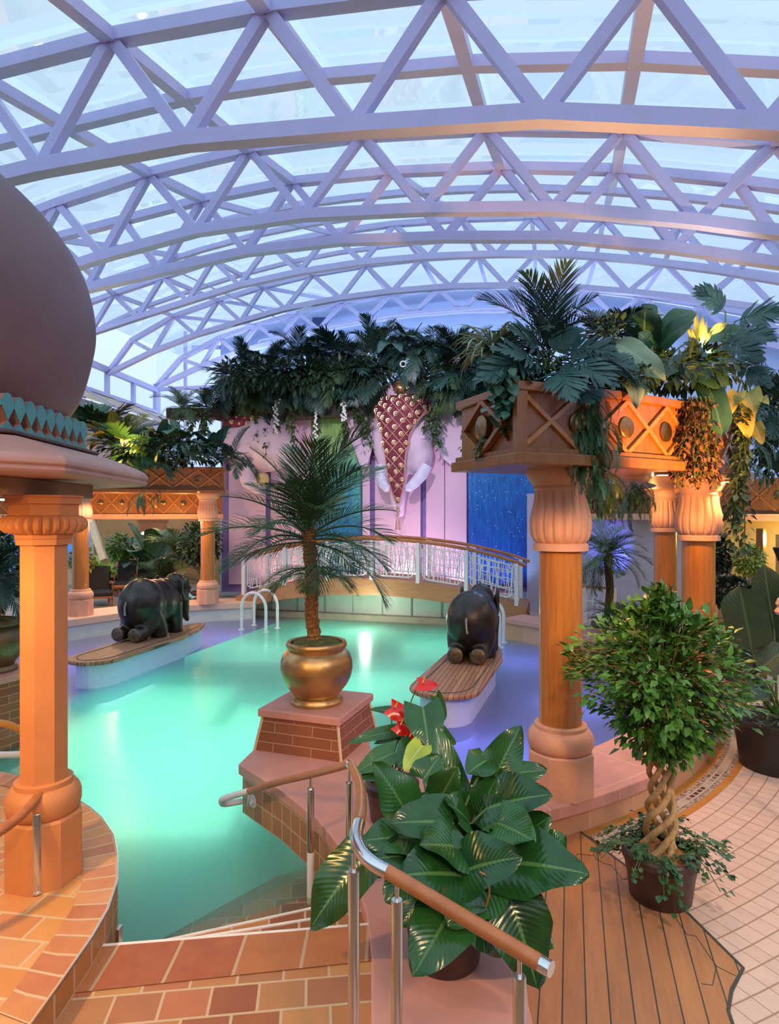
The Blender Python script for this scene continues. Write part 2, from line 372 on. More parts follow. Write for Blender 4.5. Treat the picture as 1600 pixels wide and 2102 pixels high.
# left terrace and its tiled edge
ter = [(-1.58, 0.8), (-1.58, 2.78), (-1.576, 3.02), (-1.58, 3.36), (-1.60, 3.59), (-1.666, 3.87), (-1.80, 4.18), (-1.93, 4.42), (-2.11, 4.65), (-2.29, 4.83), (-2.50, 5.0), (-3.11, 5.39), (-3.7, 5.6), (-6.5, 5.9), (-7.5, 3), (-6.5, 0.8)]
m_terra_y = tiles('golden_terracotta_tile', [(0.62,0.24,0.07),(0.72,0.36,0.12),(0.56,0.20,0.08),(0.76,0.46,0.20),(0.66,0.27,0.10)], (0.66,0.46,0.26), 0.27, 0.19, 0.45, 0.010, 'Object', 0.5, (0,0,0.15), 0.4, 0.2)
struct('floor_terrace', MB().prism(ter, -1.3, 0.443), m_terra_y, 'golden terracotta tiled terrace under the domed pavilion')
C2 = (-3.35, 3.45)
def inset(poly, d):
    out = []
    for x, y in poly:
        l = math.hypot(x-C2[0], y-C2[1]); out.append((x+(C2[0]-x)/l*d, y+(C2[1]-y)/l*d))
    return out
edge = ter[1:13]; ein = inset(edge, 0.20)
mb = MB(); L = 0; vs = []; uv = []; fs = []
for i, (a, b) in enumerate(zip(edge, ein)):
    if i: L += math.dist(a, edge[i-1])
    vs += [(a[0], a[1], 0.45), (b[0], b[1], 0.45)]; uv += [(L, 0.0), (L, 0.19)]
for i in range(len(edge)-1): fs.append((2*i, 2*i+2, 2*i+3, 2*i+1))
mb.add(vs, fs, uv, smooth=False)
struct('trim_10', mb, tiles('edge_terracotta_tile', [(0.50,0.17,0.08),(0.66,0.29,0.10),(0.58,0.22,0.11),(0.72,0.38,0.15)], (0.64,0.44,0.26), 0.145, 0.6, 0.45, 0.010, 'UV', 0, bump=0.4, noise=0.2), 'ring of edge tiles round the left terrace', closed=False)
struct('wall_terrace', MB().strip([(x+0.004, y) for x, y in edge], -1.3, 0.44), tiles('riser_terracotta_tile', [(0.50,0.20,0.07),(0.58,0.27,0.10),(0.44,0.17,0.06)], (0.60,0.42,0.24), 0.19, 0.3, 0.45, 0.009, 'UV', 0), 'tiled riser along the curved edge of the left terrace', closed=False)
struct('trim_11', MB().tube([(x+0.004, y+0.003, 0.447) for x, y in edge], 0.006, 6), m_chrome, 'thin metal edging of the left terrace')
struct('trim_12', MB().bar((-1.565, 3.66, -0.4), (-1.565, 3.66, 0.30), 0.05, 0.02, (1,0,0)), m_chrome, 'upright metal corner strip where terrace meets the first step')
# entry steps
def stepl(p, q, x0, x1):
    k = (q[1]-p[1])/(q[0]-p[0]); return [(x0, p[1]+k*(x0-p[0])), (x1, p[1]+k*(x1-p[0]))]
X0, X1 = -1.75, -0.05
lines = [stepl((-1.52,3.53), (-0.14,3.70), X0, X1), stepl((-1.074,3.815), (-0.486,3.97), X0, X1), stepl((-1.31,4.03), (-0.52,4.32), X0, X1),
         stepl((-1.5,4.28), (-0.87,4.65), X0, X1), stepl((-1.6,4.55), (-0.9,5.15), X0, X1), stepl((-1.7,4.8), (-1.0,5.6), X0, X1)]
tops = [0.29, 0.15, 0.0, -0.21, -0.36, -0.52]
prev = [(X0, 0.8), (X1, 0.8)]
nm = ['first landing of large terracotta tiles at the head of the steps', 'second step down into the pool', 'third step at the water line', 'first step under the water', 'second step under the water', 'third step under the water']
m_nose = plain('white_nosing', (0.85,0.80,0.74), 0.4)
m_bigt = tiles('large_terracotta_tile', [(0.36,0.10,0.045),(0.56,0.25,0.085),(0.44,0.14,0.06),(0.52,0.20,0.07)], (0.50,0.34,0.20), 0.345, 0.6, 0.5, 0.010, 'UV', 0, (0,0,0), 0.4, 0.2)
for i, (ln, z) in enumerate(zip(lines, tops)):
    poly = [prev[0], prev[1], ln[1], ln[0]]
    struct('floor_step', MB().prism(poly, -1.3, z), m_terra, nm[i])
    if i < 3:
        struct('trim_%d' % (13+i), MB().beam([(ln[0][0], ln[0][1]-0.008, z+0.002), (ln[1][0], ln[1][1]-0.008, z+0.002)], 0.02, 0.012), m_nose, ['pale nosing strip of the upper step', 'pale nosing strip of the middle step', 'pale nosing strip of the lower step'][i])
    prev = ln
a, b = lines[0]
struct('floor_landing', MB().add([(X0, a[1]-0.36, 0.296), (X1, b[1]-0.31, 0.296), (X1, b[1]-0.015, 0.296), (X0, a[1]-0.018, 0.296)], [(0,1,2,3)], [(0.1,0.1),(1.8,0.1),(1.8,0.4),(0.1,0.4)], smooth=False), m_bigt, 'row of large terracotta tiles along the top step edge', closed=False)
# left far ledge
lo = [(-7.9, 12.6), (-7.16, 14.05), (-6.45, 15.0), (-5.57, 16.1), (-5.03, 16.4), (-3.66, 16.9)]
li = [(-9.2, 13.2), (-8.3, 14.6), (-7.3, 15.8), (-6.2, 16.9), (-5.4, 17.35), (-3.7, 17.9)]
struct('wall_ledge_left', MB().prism([(x-0.02, y+0.05) for x, y in lo]+li[::-1], -1.3, 0.16), m_panelw, 'pale wall under the left poolside ledge')
struct('trim_16', MB().prism(lo+li[::-1], 0.14, 0.30), m_cope, 'rose stone coping of the left poolside ledge', bev=0.012)
mb = MB()
for i in range(len(lo)-1):
    a, b = Vector((*lo[i], 0)), Vector((*lo[i+1], 0)); n = max(1, int((b-a).length/0.42))
    for k in range(n):
        p = a+(b-a)*(k+0.5)/n; t = (b-a).normalized()*0.006; nn = Vector((t.y, -t.x, 0)).normalized()*0.004
        mb.strip([(p-t+nn)[:2], (p+t+nn)[:2]], 0.15, 0.285)
struct('trim_17', mb, bpy.data.materials['pale_grout'], 'pale upright joints in the left ledge coping', closed=False)
# floors further off
struct('floor_left', MB().prism([(-9.2, 13.2), (-8.3, 14.6), (-7.3, 15.8), (-6.2, 16.9), (-5.4, 17.35), (-3.7, 17.9), (-4.2, 21.5), (-5.5, 25), (-19, 25), (-19, 6), (-7.9, 6), (-8.2, 10)], -0.4, 0.0), plain('grey_beige_deck', (0.34,0.27,0.22), 0.6), 'deck floor behind the left ledge')
# pool basin and water
outl = [(-1.62, 3.40), (-1.63, 3.59), (-1.70, 3.87), (-1.83, 4.18), (-2.13, 4.63), (-2.5, 4.97), (-3.11, 5.35), (-3.9, 5.62), (-5.0, 6.4), (-6.6, 7.6), (-7.9, 9.6), (-8.2, 11.5), (-7.88, 12.65), (-7.12, 14.1), (-6.41, 15.05), (-5.53, 16.15), (-5.0, 16.45), (-3.66, 16.95),
        (-3.65, 17.9), (3.3, 15.85), pc(5.36, 44)]+arc(5.36, 44, -68.5, 40)[1:]+[(0.25, 5.86), (-0.17, 6.19), (-0.25, 6.93), (-1.09, 7.15), (-1.34, 6.5), (-1.40, 6.03), (-0.93, 5.5), (-0.54, 4.96), (-0.35, 4.57), (-0.22, 4.21), (-0.12, 3.79), (-0.11, 3.62)]
struct('floor_pool', MB().prism([(-9, 3), (6, 3), (6, 18.5), (-9, 18.5)], -1.5, -1.25), plain('pale_pool_floor', (0.66,0.76,0.70), 0.7, var=0.04), 'pool bottom under the turquoise water')
shl = [(-6.3, 6.4), (-4.98, 9.81), (-4.1, 12.4), (-2.55, 17.2), (-3.6, 18.2), (-9, 18), (-9, 6.4)]
shr = [(0.30, 5.6), (0.43, 7.03), (0.57, 8.67), (1.15, 10.65), (2.45, 14.9), (2.6, 16.3), (5, 16), (5.4, 9), (2.5, 5.4)]
m_shelf = plain('blue_white_mosaic_shelf', (0.52,0.55,0.80), 0.6, var=0.05)
#struct('floor_shelf_left', MB().prism(shl, -1.26, -0.42), m_shelf, 'shallow shelf of the pool on the left')
#struct('floor_shelf_right', MB().prism(shr, -1.26, -0.42), m_shelf, 'shallow shelf of the pool on the right')
def water(name, scat, dens, tint):
    n = N(name)
    t = n.n('ShaderNodeBsdfTransparent'); t.inputs['Color'].default_value = (*tint, 1)
    g = n.n('ShaderNodeBsdfGlossy'); g.inputs['Roughness'].default_value = 0.25; g.inputs['Color'].default_value = (0.9, 0.95, 1, 1)
    fr = n.n('ShaderNodeFresnel'); fr.inputs['IOR'].default_value = 1.25
    mx = n.n('ShaderNodeMixShader'); n.l(fr.outputs[0], mx.inputs[0]); n.l(t.outputs[0], mx.inputs[1]); n.l(g.outputs[0], mx.inputs[2])
    n.l(mx.outputs[0], n.out.inputs['Surface'])
    v = n.n('ShaderNodeVolumePrincipled'); v.inputs['Color'].default_value = (*scat, 1); v.inputs['Density'].default_value = dens
    n.l(v.outputs[0], n.out.inputs['Volume']); return n.m
LB = [(-6.3, 7.36), (-4.98, 9.81), (-4.1, 12.4), (-2.55, 17.55)]
RB = [(2.6, 16.05), (2.45, 14.9), (1.15, 10.65), (0.57, 8.67), (0.43, 7.03), (0.27, 5.87)]
m_w1 = water('turquoise_water', (0.47, 0.94, 0.82), 1.5, (0.96, 1.0, 0.99))
m_w2 = water('blue_lit_water', (0.62, 0.66, 0.98), 1.8, (0.97, 0.98, 1.0))  # scatter colour carries the blue light of the side basins
def kin(P, d):                                       # keep a hair of space between neighbouring bodies of water
    return [(x+d, y) for x, y in P]
tag(MB().prism(outl[:9]+kin(LB, 0.004)+kin(RB, -0.004)+outl[-12:], -1.24, -0.16).build('pool_water', m_w1), 'still turquoise water of the main basin', 'water', None, 'stuff')
tag(MB().prism(kin(LB, -0.004)[::-1]+outl[9:18]+[(-3.65, 17.87)], -1.24, -0.16).build('pool_water', m_w2), 'water beyond the left island, its blue light tinted into it', 'water', None, 'stuff')
tag(MB().prism(kin(RB, 0.004)+outl[60:19:-1]+[outl[19]], -1.24, -0.16).build('pool_water', m_w2), 'water right of the right island, its blue light tinted into it', 'water', None, 'stuff')
# back wall of the pool, under the bridge
bw = [(-3.65, 17.82), (3.25, 15.84)]
struct('wall_pool_back', MB().beam([(*bw[0], -0.3), (*bw[1], -0.3)], 0.12, 1.9), m_panelw, 'cream panelled wall of the pool beneath the bridge')
mb = MB()
for i in range(9):
    k = (i+0.5)/9; x = bw[0][0]+(bw[1][0]-bw[0][0])*k; y = bw[0][1]+(bw[1][1]-bw[0][1])*k-0.075
    mb.bar((x, y, -0.3), (x, y, 0.62), 0.05, 0.03, (1,0,0))
struct('trim_18', mb, plain('grey_panel_joint', (0.42,0.44,0.42), 0.5), 'upright joints of the cream pool wall')
# far building walls
def onw(px, py, Y0, k=-0.286):                      # point on a wall square to the pool axis
    xr = (px-CX)/F; Y = Y0/(1-k*xr); return (xr*Y, Y, EYE-(py-CY)*Y/F)
struct('floor_back', MB().prism([(-4.2, 17.6), (4.6, 15.2), (9, 14), (9.5, 18), (-5.5, 21.5)], -0.4, -0.01), bpy.data.materials['grey_beige_deck'], 'deck floor at the foot of the mural')
# right rear walls
a = (4.9, 17.2); b = (7.6, 12.2)
m_lav = plain('lavender_plaster', (0.42,0.40,0.50), 0.8, var=0.05)
struct('wall_right_rear', MB().beam([(3.8, 17.3, 1.6), (6.9, 14.2, 1.6)], 0.15, 3.2), m_lav, 'plain lavender lit wall behind the small palm')
struct('wall_right', MB().beam([(6.75, 14.4, 1.6), (8.7, 11.2, 1.6), (11, 9, 1.6), (11.5, 1, 1.6)], 0.15, 3.2), plain('yellow_plaster', (0.62,0.44,0.17), 0.8, var=0.06), 'yellow plastered wall at the right rear')

m_rear = plain('warm_rear_wall', (0.40,0.27,0.18), 0.8, var=0.05)  # unseen enclosing walls, added to keep low blue sky light out
struct('wall_rear', MB().beam([(-14, -3.5, 2.1), (11.5, -3.5, 2.1)], 0.2, 5.0), m_rear, 'unseen warm coloured wall behind the viewer, added to block low sky light')
struct('wall_side_left', MB().beam([(-14, -3.5, 2.1), (-14, 12, 2.1)], 0.2, 5.0), m_rear, 'unseen warm coloured wall far to the left, added to block low sky light')
struct('wall_side_right', MB().beam([(11.4, -3.5, 2.1), (11.4, 9, 2.1)], 0.2, 5.0), m_rear, 'unseen warm coloured wall far to the right, added to block low sky light')
struct('floor_near', MB().prism([(-14,-3.5),(11.4,-3.5),(11.4,0.79),(-14,0.79)], 0.0, 0.28), m_terra, 'terracotta floor where the viewer stands')
# ================================================================== glass roof
ORD = ['nearest', 'second', 'third', 'fourth', 'fifth', 'farthest']
K = -0.25
TR = [ # Yc, depth of truss, tube size, lower chord nodes (photo survey)
 (4.45, 0.92, 0.115, [(85,345),(385,290),(725,262),(1115,237),(1570,258)]),
 (7.05, 0.86, 0.115, [(211,527),(405,474),(624,442),(872,430),(1134,428),(1431,455)]),
 (8.15, 0.86, 0.115, [(180,592),(330,557),(505,517),(700,494),(915,487),(1152,487),(1386,510)]),
 (13.6, 0.76, 0.125, [(283,652),(386,619),(492,586),(614,559),(744,539),(880,527),(1019,522),(1167,522),(1315,534),(1480,556)]),
 (16.8, 0.79, 0.135, [(220,768),(314,722),(402,688),(495,660),(586,634),(700,612),(806,598),(925,588),(1040,586),(1160,588),(1290,599),(1440,615)]),
 (20.0, 0.73, 0.155, [(320,795),(414,752),(486,725),(572,700),(655,677),(753,658),(850,645),(950,637),(1050,636),(1150,640),(1260,650),(1380,668)]),
]
def tr_pt(px, py, Yc):
    xr = (px-CX)/F; Y = Yc/(1-K*xr); return Vector((xr*Y, Y, EYE-(py-CY)*Y/F))
def extend(P, n0, n1):
    P = list(P)
    for _ in range(n0):
        d = P[0]-P[1]; dd = (P[0]-2*P[1]+P[2]).z; q = P[0]+d; q.z += max(-0.06, min(0.0, dd)); P.insert(0, q)
    for _ in range(n1):
        d = P[-1]-P[-2]; dd = (P[-1]-2*P[-2]+P[-3]).z; q = P[-1]+d; q.z += max(-0.06, min(0.0, dd)); P.append(q)
    return P
EXT = [(2,2), (2,2), (1,2), (2,3), (0,3), (0,3)]
TOPS = []
lab = ['nearest white steel roof truss, its arch crossing the top of the picture', 'second white roof truss from the viewer, front one of the close pair',
       'third white roof truss, rear one of the close pair of arches', 'fourth white roof truss, its arch just above the tall planter palm',
       'fifth white roof truss, the arch meeting the top of the blue wall', 'farthest shallow white roof truss standing against the blue end wall']
tdir = Vector((1, K, 0)).normalized()
for i, (Yc, dep, w, nodes) in enumerate(TR):
    P = extend([tr_pt(px, py, Yc) for px, py in nodes], *EXT[i])
    T = [(P[j]+P[j+1])/2+Vector((0,0,dep)) for j in range(len(P)-1)]
    if i >= 4: T[0] = (P[0]*0.45+P[1]*0.55)+Vector((0,0,dep*0.8))
    TOPS.append(T)
    r = thing('roof_truss', lab[i], 'roof truss', P[len(P)//2], 'white arched roof trusses')
    MB().beam(P, w, w).build('lower_chord', m_truss, r)
    MB().beam(([P[0]] if i >= 4 else [])+T, w, w*0.9).build('upper_chord', m_truss, r)
    for j, t in enumerate(T):
        for q in (P[j], P[j+1]):
            MB().bar(t+(q-t)*0.05, q+(t-q)*0.05, w*0.72, w*0.8, tdir).build('brace', m_truss, r)
# match top nodes front to back along the purlins (index of each truss's top node nearest the same purlin)
def interp(T, x):                                    # top chord height at a given place along the truss
    for a, b in zip(T, T[1:]):
        if a.x <= x <= b.x:
            k = (x-a.x)/(b.x-a.x); return a+(b-a)*k
    return T[0] if x < T[0].x else T[-1]
# purlin lines: (px at truss 2) followed backward and forward
M1, M2, M3, M4, M5, M6 = [list(t) for t in TOPS]
def near(T, px):
    return min(range(len(T)), key=lambda j: abs(CX+T[j].x/T[j].y*F-px))
rib1 = []; pur = []
front_dir = None
pl = [(-120,115), (-120+320-0,297), (515,740)]
pairs12 = [(near(M1, a), near(M2, b)) for a, b in ((-140,297-190), (-140+0,297), (200,503), (515,740), (890,1003), (1340,1284), (1900,1587))]
names = ['far left', 'second from the left', 'third from the left', 'fourth from the left', 'fifth from the left', 'sixth from the left', 'rightmost']
k23 = {b: near(M3, px) for b, px in ((near(M2,503),600), (near(M2,740),800), (near(M2,1003),1033), (near(M2,1284),1272), (near(M2,297),413), (near(M2,1587),1534))}
plines = []
for (a, b), in zip(pairs12[1:]):
    A, B = M1[a], M2[b]
    pts = [A-(B-A)*1.3, A, B]
    if b in k23: pts.append(M3[k23[b]])
    plines.append(pts)
pn = ['leftmost', 'second', 'third', 'fourth', 'fifth', 'rightmost']
for i, p in enumerate(plines):
    o = MB().beam(p, 0.11, 0.10).build('roof_purlin', m_truss)
    tag(o, ['leftmost white purlin running under the near roof glass, left of the upper left corner node', 'white purlin entering the picture at the top left corner', 'white purlin left of the centre of the near roof, touching the nearest truss top left', 'amber lit purlin just right of the picture centre in the near roof', 'amber lit purlin right of the ridge in the near roof', 'rightmost white purlin of the near roof bay'][i], 'purlin', 'purlins of the near roof')
# rib between the first two trusses
rb = [(p[1]*0.57+p[2]*0.43) for p in plines]
rb = [rb[0]*2-rb[1]]+rb
tag(MB().beam(rb, 0.10, 0.10).build('roof_rib', m_truss), 'plain white roof rib without bracing between the two nearest trusses', 'roof rib')
# purlins of the far roof
far = []
for f in range(3, len(M4)-2):
    q = []
    for T in (M4, M5, M6):
        pass
nf = 0
for j in range(1, len(M4)-1, 1):
    A = M4[j]; px = CX+A.x/A.y*F
    vp = (1170, 730)
    def follow(T, r):
        tx = vp[0]+(px-vp[0])*r; return T[near(T, tx)]
    B = follow(M5, 12.8/15.3*0.98); Cc = follow(M6, 12.8/17.6*0.95)
    A3 = M3[near(M3, vp[0]+(px-vp[0])*1.5)] if j % 2 else None
    far.append(([A3] if A3 is not None else [])+[A, B, Cc])
fl = ['at its far left edge', 'second from its left', 'third from its left', 'fourth from its left', 'fifth from its left', 'sixth from its left', 'seventh from its left', 'eighth from its left', 'ninth from its left', 'tenth from its left', 'eleventh from its left', 'twelfth from its left', 'thirteenth from its left', 'last on its right']
for i, p in enumerate(far):
    o = MB().beam(p, 0.09, 0.09).build('roof_purlin', m_truss)
    tag(o, 'slender blue white purlin of the far roof, '+fl[i], 'purlin', 'purlins of the far roof')
for Ta, Tb, k, l in ((M3, M4, 0.30, 'white roof rib just behind the close pair of trusses'), (M3, M4, 0.68, 'thin white roof rib midway between third and fourth trusses'), (M4, M5, 0.5, 'thin white roof rib between the fourth and fifth trusses')):
    pts = []
    n = 14
    for i in range(n+1):
        f = i/n
        a = interp(Ta, Ta[0].x+(Ta[-1].x-Ta[0].x)*f); b = interp(Tb, Tb[0].x+(Tb[-1].x-Tb[0].x)*f); pts.append(a*(1-k)+b*k)
    tag(MB().beam(pts, 0.09, 0.09).build('roof_rib', m_truss), l, 'roof rib', 'plain roof ribs')
# slender diagonal rods seen under the far roof
for i, (a, b) in enumerate(((((370,560), 14.0), ((546,642), 17.0)), (((468,602), 17.0), ((640,690), 19.8)))):
    tag(MB().tube([tr_pt(*a[0], a[1]), tr_pt(*b[0], b[1])], 0.02, 6).build('tie_rod', m_truss), ['thin white tie rod slanting down between fourth and fifth trusses', 'thin white tie rod slanting down to the farthest truss'][i], 'tie rod')
tag(MB().tube([tr_pt(530,703,19.7), tr_pt(535,698,19.7), tr_pt(640,677,19.7), tr_pt(800,648,19.7), tr_pt(1000,632,19.7), tr_pt(1200,636,19.7), tr_pt(1345,655,19.7)], 0.03, 8).build('sprinkler_pipe', m_truss), 'thin white pipe running along the farthest truss', 'pipe')
# glass skin over the top chords
n_s = 16
def samp(T, up):
    return [interp(T, T[0].x+(T[-1].x-T[0].x)*i/n_s)+Vector((0,0,up)) for i in range(n_s+1)]
rows = [samp(T, 0.11) for T in TOPS]
d = [(a-b) for a, b in zip(rows[0], rows[1])]
rows.insert(0, [a+x*1.6 for a, x in zip(rows[0], d)])
vs = [p for r in rows for p in r]; fs = []
for i in range(len(rows)-1):
    for k in range(n_s):
        b = i*(n_s+1)+k; fs.append((b, b+1, b+n_s+2, b+n_s+1))
m_glass = glassm('roof_glass', (0.90,0.96,1.0), (0.8,0.9,1), 1.3, 0.03, 0.35)
struct('ceiling', MB().add(vs, fs, smooth=False), m_glass, 'pale glass skin of the vaulted roof', closed=False)
# clerestory at the left eave
ea = tr_pt(220, 766, 16.8); eb = tr_pt(320, 795, 20.0)
ez = (ea.z+eb.z)/2
eu = (eb-ea); eu.z = 0; eu.normalize()
def ev(s, z): p = ea+eu*s; return Vector((p.x, p.y, z))
Ln = (Vector((eb.x, eb.y, 0))-Vector((ea.x, ea.y, 0))).length
mb = MB(); mb.beam([ev(-8, ez), ev(Ln, ez)], 0.16, 0.16); mb.beam([ev(-8, ez-0.76), ev(Ln, ez-0.76)], 0.14, 0.10)
for k in range(-8, 3): mb.bar(ev(k*Ln/2, ez-0.76), ev(k*Ln/2, ez), 0.12, 0.12, eu)
struct('window_2', mb, m_truss, 'white framed clerestory window strip under the left eave')
struct('window_2_pane', MB().add([ev(-8, ez-0.72), ev(Ln, ez-0.72), ev(Ln, ez), ev(-8, ez)], [(0,1,2,3)], smooth=False), m_glass, 'panes of the left clerestory', closed=False)
# soffit panels and outer wall under the clerestory
side = Vector((eu.y, -eu.x, 0))
m_soff = plain('amber_lit_soffit', (0.62,0.46,0.30), 0.7)
struct('wall_left', MB().add([ev(-8, ez-0.8), ev(Ln+0.5, ez-0.8), ev(Ln+0.5, ez-1.35)+side*1.0, ev(-8, ez-1.35)+side*1.0], [(0,1,2,3)], smooth=False), m_soff, 'sloping panels under the left clerestory', closed=False)
mb = MB()
for k in range(-8, 3): mb.bar(ev(k*Ln/2+0.3, ez-0.8)+side*0.02, ev(k*Ln/2+0.3, ez-1.35)+side*1.02, 0.1, 0.06, side)
struct('trim_19', mb, m_truss, 'white ribs across the sloping panels at the left')
struct('wall_left_upper', MB().add([ev(-8, ez-1.36)+side*0.9, ev(Ln+0.6, ez-1.36)+side*0.9, ev(Ln+0.6, ez-3.3)+side*0.9, ev(-8, ez-3.3)+side*0.9], [(0,1,2,3)], smooth=False), plain('pale_blue_wall', (0.55,0.64,0.78), 0.7), 'pale wall behind the left balcony plants', closed=False)
# glazed end beside the blue wall
g0 = tr_pt(322, 800, 20.35); g1 = tr_pt(452, 800, 20.35)
mb = MB()
zt = tr_pt(380, 797, 20.35)[2]
mb.beam([(g0[0], g0[1], zt), (g1[0], g1[1], zt)], 0.1, 0.12)
xm = tr_pt(381, 760, 20.35); mb.bar((xm[0], xm[1], 4.5), (xm[0], xm[1], 9), 0.12, 0.1, (1,0,0))
mb.bar((g0[0], g0[1], 4.2), (g0[0], g0[1], zt+0.2), 0.2, 0.2, (1,0,0))
mb.beam([(*tr_pt(395, 711, 20.35)[:2], tr_pt(395, 713, 20.35)[2]), (*tr_pt(453, 711, 20.35)[:2], tr_pt(453, 713, 20.35)[2])], 0.1, 0.12)
struct('window_3', mb, m_truss, 'white framed glazing beside the blue end wall')
struct('window_3_pane', MB().add([(g0[0], g0[1], 4.2), (g1[0], g1[1], 4.2), (g1[0], g1[1], 9), (g0[0], g0[1], 9)], [(0,1,2,3)], smooth=False), m_glass, 'glass panes beside the blue end wall', closed=False)

# blue end wall shaped to the arch of the farthest truss
wl0 = tr_pt(453, 800, 20.3); wb = []
xs = [wl0.x]+[t.x for t in TOPS[5] if t.x > wl0.x]
for x in xs:
    t = interp(TOPS[5], x); wb.append((x, 20.3+K*x, t.z))
n_w = len(wb); last = wb[-1]
for k in range(1, 5): wb.append((last[0]+k*1.5, 20.3+K*(last[0]+k*1.5), last[2]-0.35*k))
n_w = len(wb)
vs = [(x, y, 0) for x, y, z in wb]+[(x, y, z) for x, y, z in wb]; vs += [(x, y+0.2, z) for x, y, z in vs]
m2 = 2*n_w; fs = []
for i in range(n_w-1):
    fs += [(i, i+1, n_w+i+1, n_w+i), (m2+i+1, m2+i, m2+n_w+i, m2+n_w+i+1), (n_w+i, n_w+i+1, m2+n_w+i+1, m2+n_w+i)]
fs += [(0, n_w, m2+n_w, m2), (n_w-1, m2+n_w-1, m2+2*n_w-1, 2*n_w-1)]
struct('wall_back', MB().add(vs, fs, smooth=False), m_blue, 'blue washed end wall above the mural')
a, b = tr_pt(642, 662, 20.26), tr_pt(672, 662, 20.26)
struct('window_1', MB().beam([a, b], 0.06, 0.32), plain('dark_opening', (0.05,0.10,0.22), 0.5), 'small dark opening high in the blue end wall')
# ================================================================== columns
def flute(nf, amp):
    def f(a, z, j): return 1.0-amp*(abs(math.cos(nf*a/2))**10)
    return f
def column(x, y, sz, label, rot=0.2):
    r = thing('pool_column', label, 'column', (x, y, 0.30), 'wooden columns with lotus capitals')
    def Z(z): return (z-0.30)*sz
    def part(nm, prof, n, mat, **k):
        mb = MB().lathe([(q, Z(z)) for q, z in prof], n, (x, y, 0.30), **k); return mb.build(nm, mat, r, sharp=30)
    part('plinth', [(0.285,0.30),(0.285,0.645),(0.272,0.66)], 8, m_colst, a0=rot, smooth=False)
    part('base_ring', [(0.24,0.655),(0.262,0.675),(0.278,0.71),(0.280,0.76),(0.268,0.80),(0.245,0.83),(0.222,0.845),(0.222,0.875),(0.205,0.885)], 40, m_colst)
    part('shaft', [(0.180,0.87),(0.180,2.39)], 40, m_wood)
    part('collar', [(0.20,2.365),(0.232,2.37),(0.232,2.425),(0.215,2.435)], 40, m_colst)
    part('lotus_capital', [(0.20,2.43),(0.232,2.455),(0.252,2.50),(0.262,2.56),(0.262,2.62),(0.250,2.69),(0.232,2.76),(0.222,2.82),(0.220,2.87),(0.224,2.895)], 144, m_colst, mod=lambda a, z, j: (1.0-0.075*(abs(math.cos(9*a))**8)) if 0 < j < 9 else 1.0)
    part('abacus', [(0.222,2.885),(0.232,2.90),(0.228,2.925),(0.245,2.945),(0.270,2.985),(0.290,3.02),(0.290,3.06)], 40, m_colst)
    return r
m_colst = plain('carved_rose_stone', (0.68,0.35,0.235), 0.6, var=0.08, scale=4, bump=0.04)
column(1.48, 5.48, 1.0, 'big column standing on the ledge nearest the ficus tree, full height in view')
column(3.62, 7.42, 1.0, 'wooden column behind the ficus crown, its capital lit amber beside hanging ivy', 0.1)
column(4.62, 10.6, 1.0, 'wooden column half hidden behind another, its lotus capital glowing at right')
column(-7.2, 14.75, 1.045, 'wooden column on the left ledge partly hidden by the orange pavilion pillar')
column(-4.78, 16.65, 1.045, 'wooden column on the left ledge beside the bridge end')

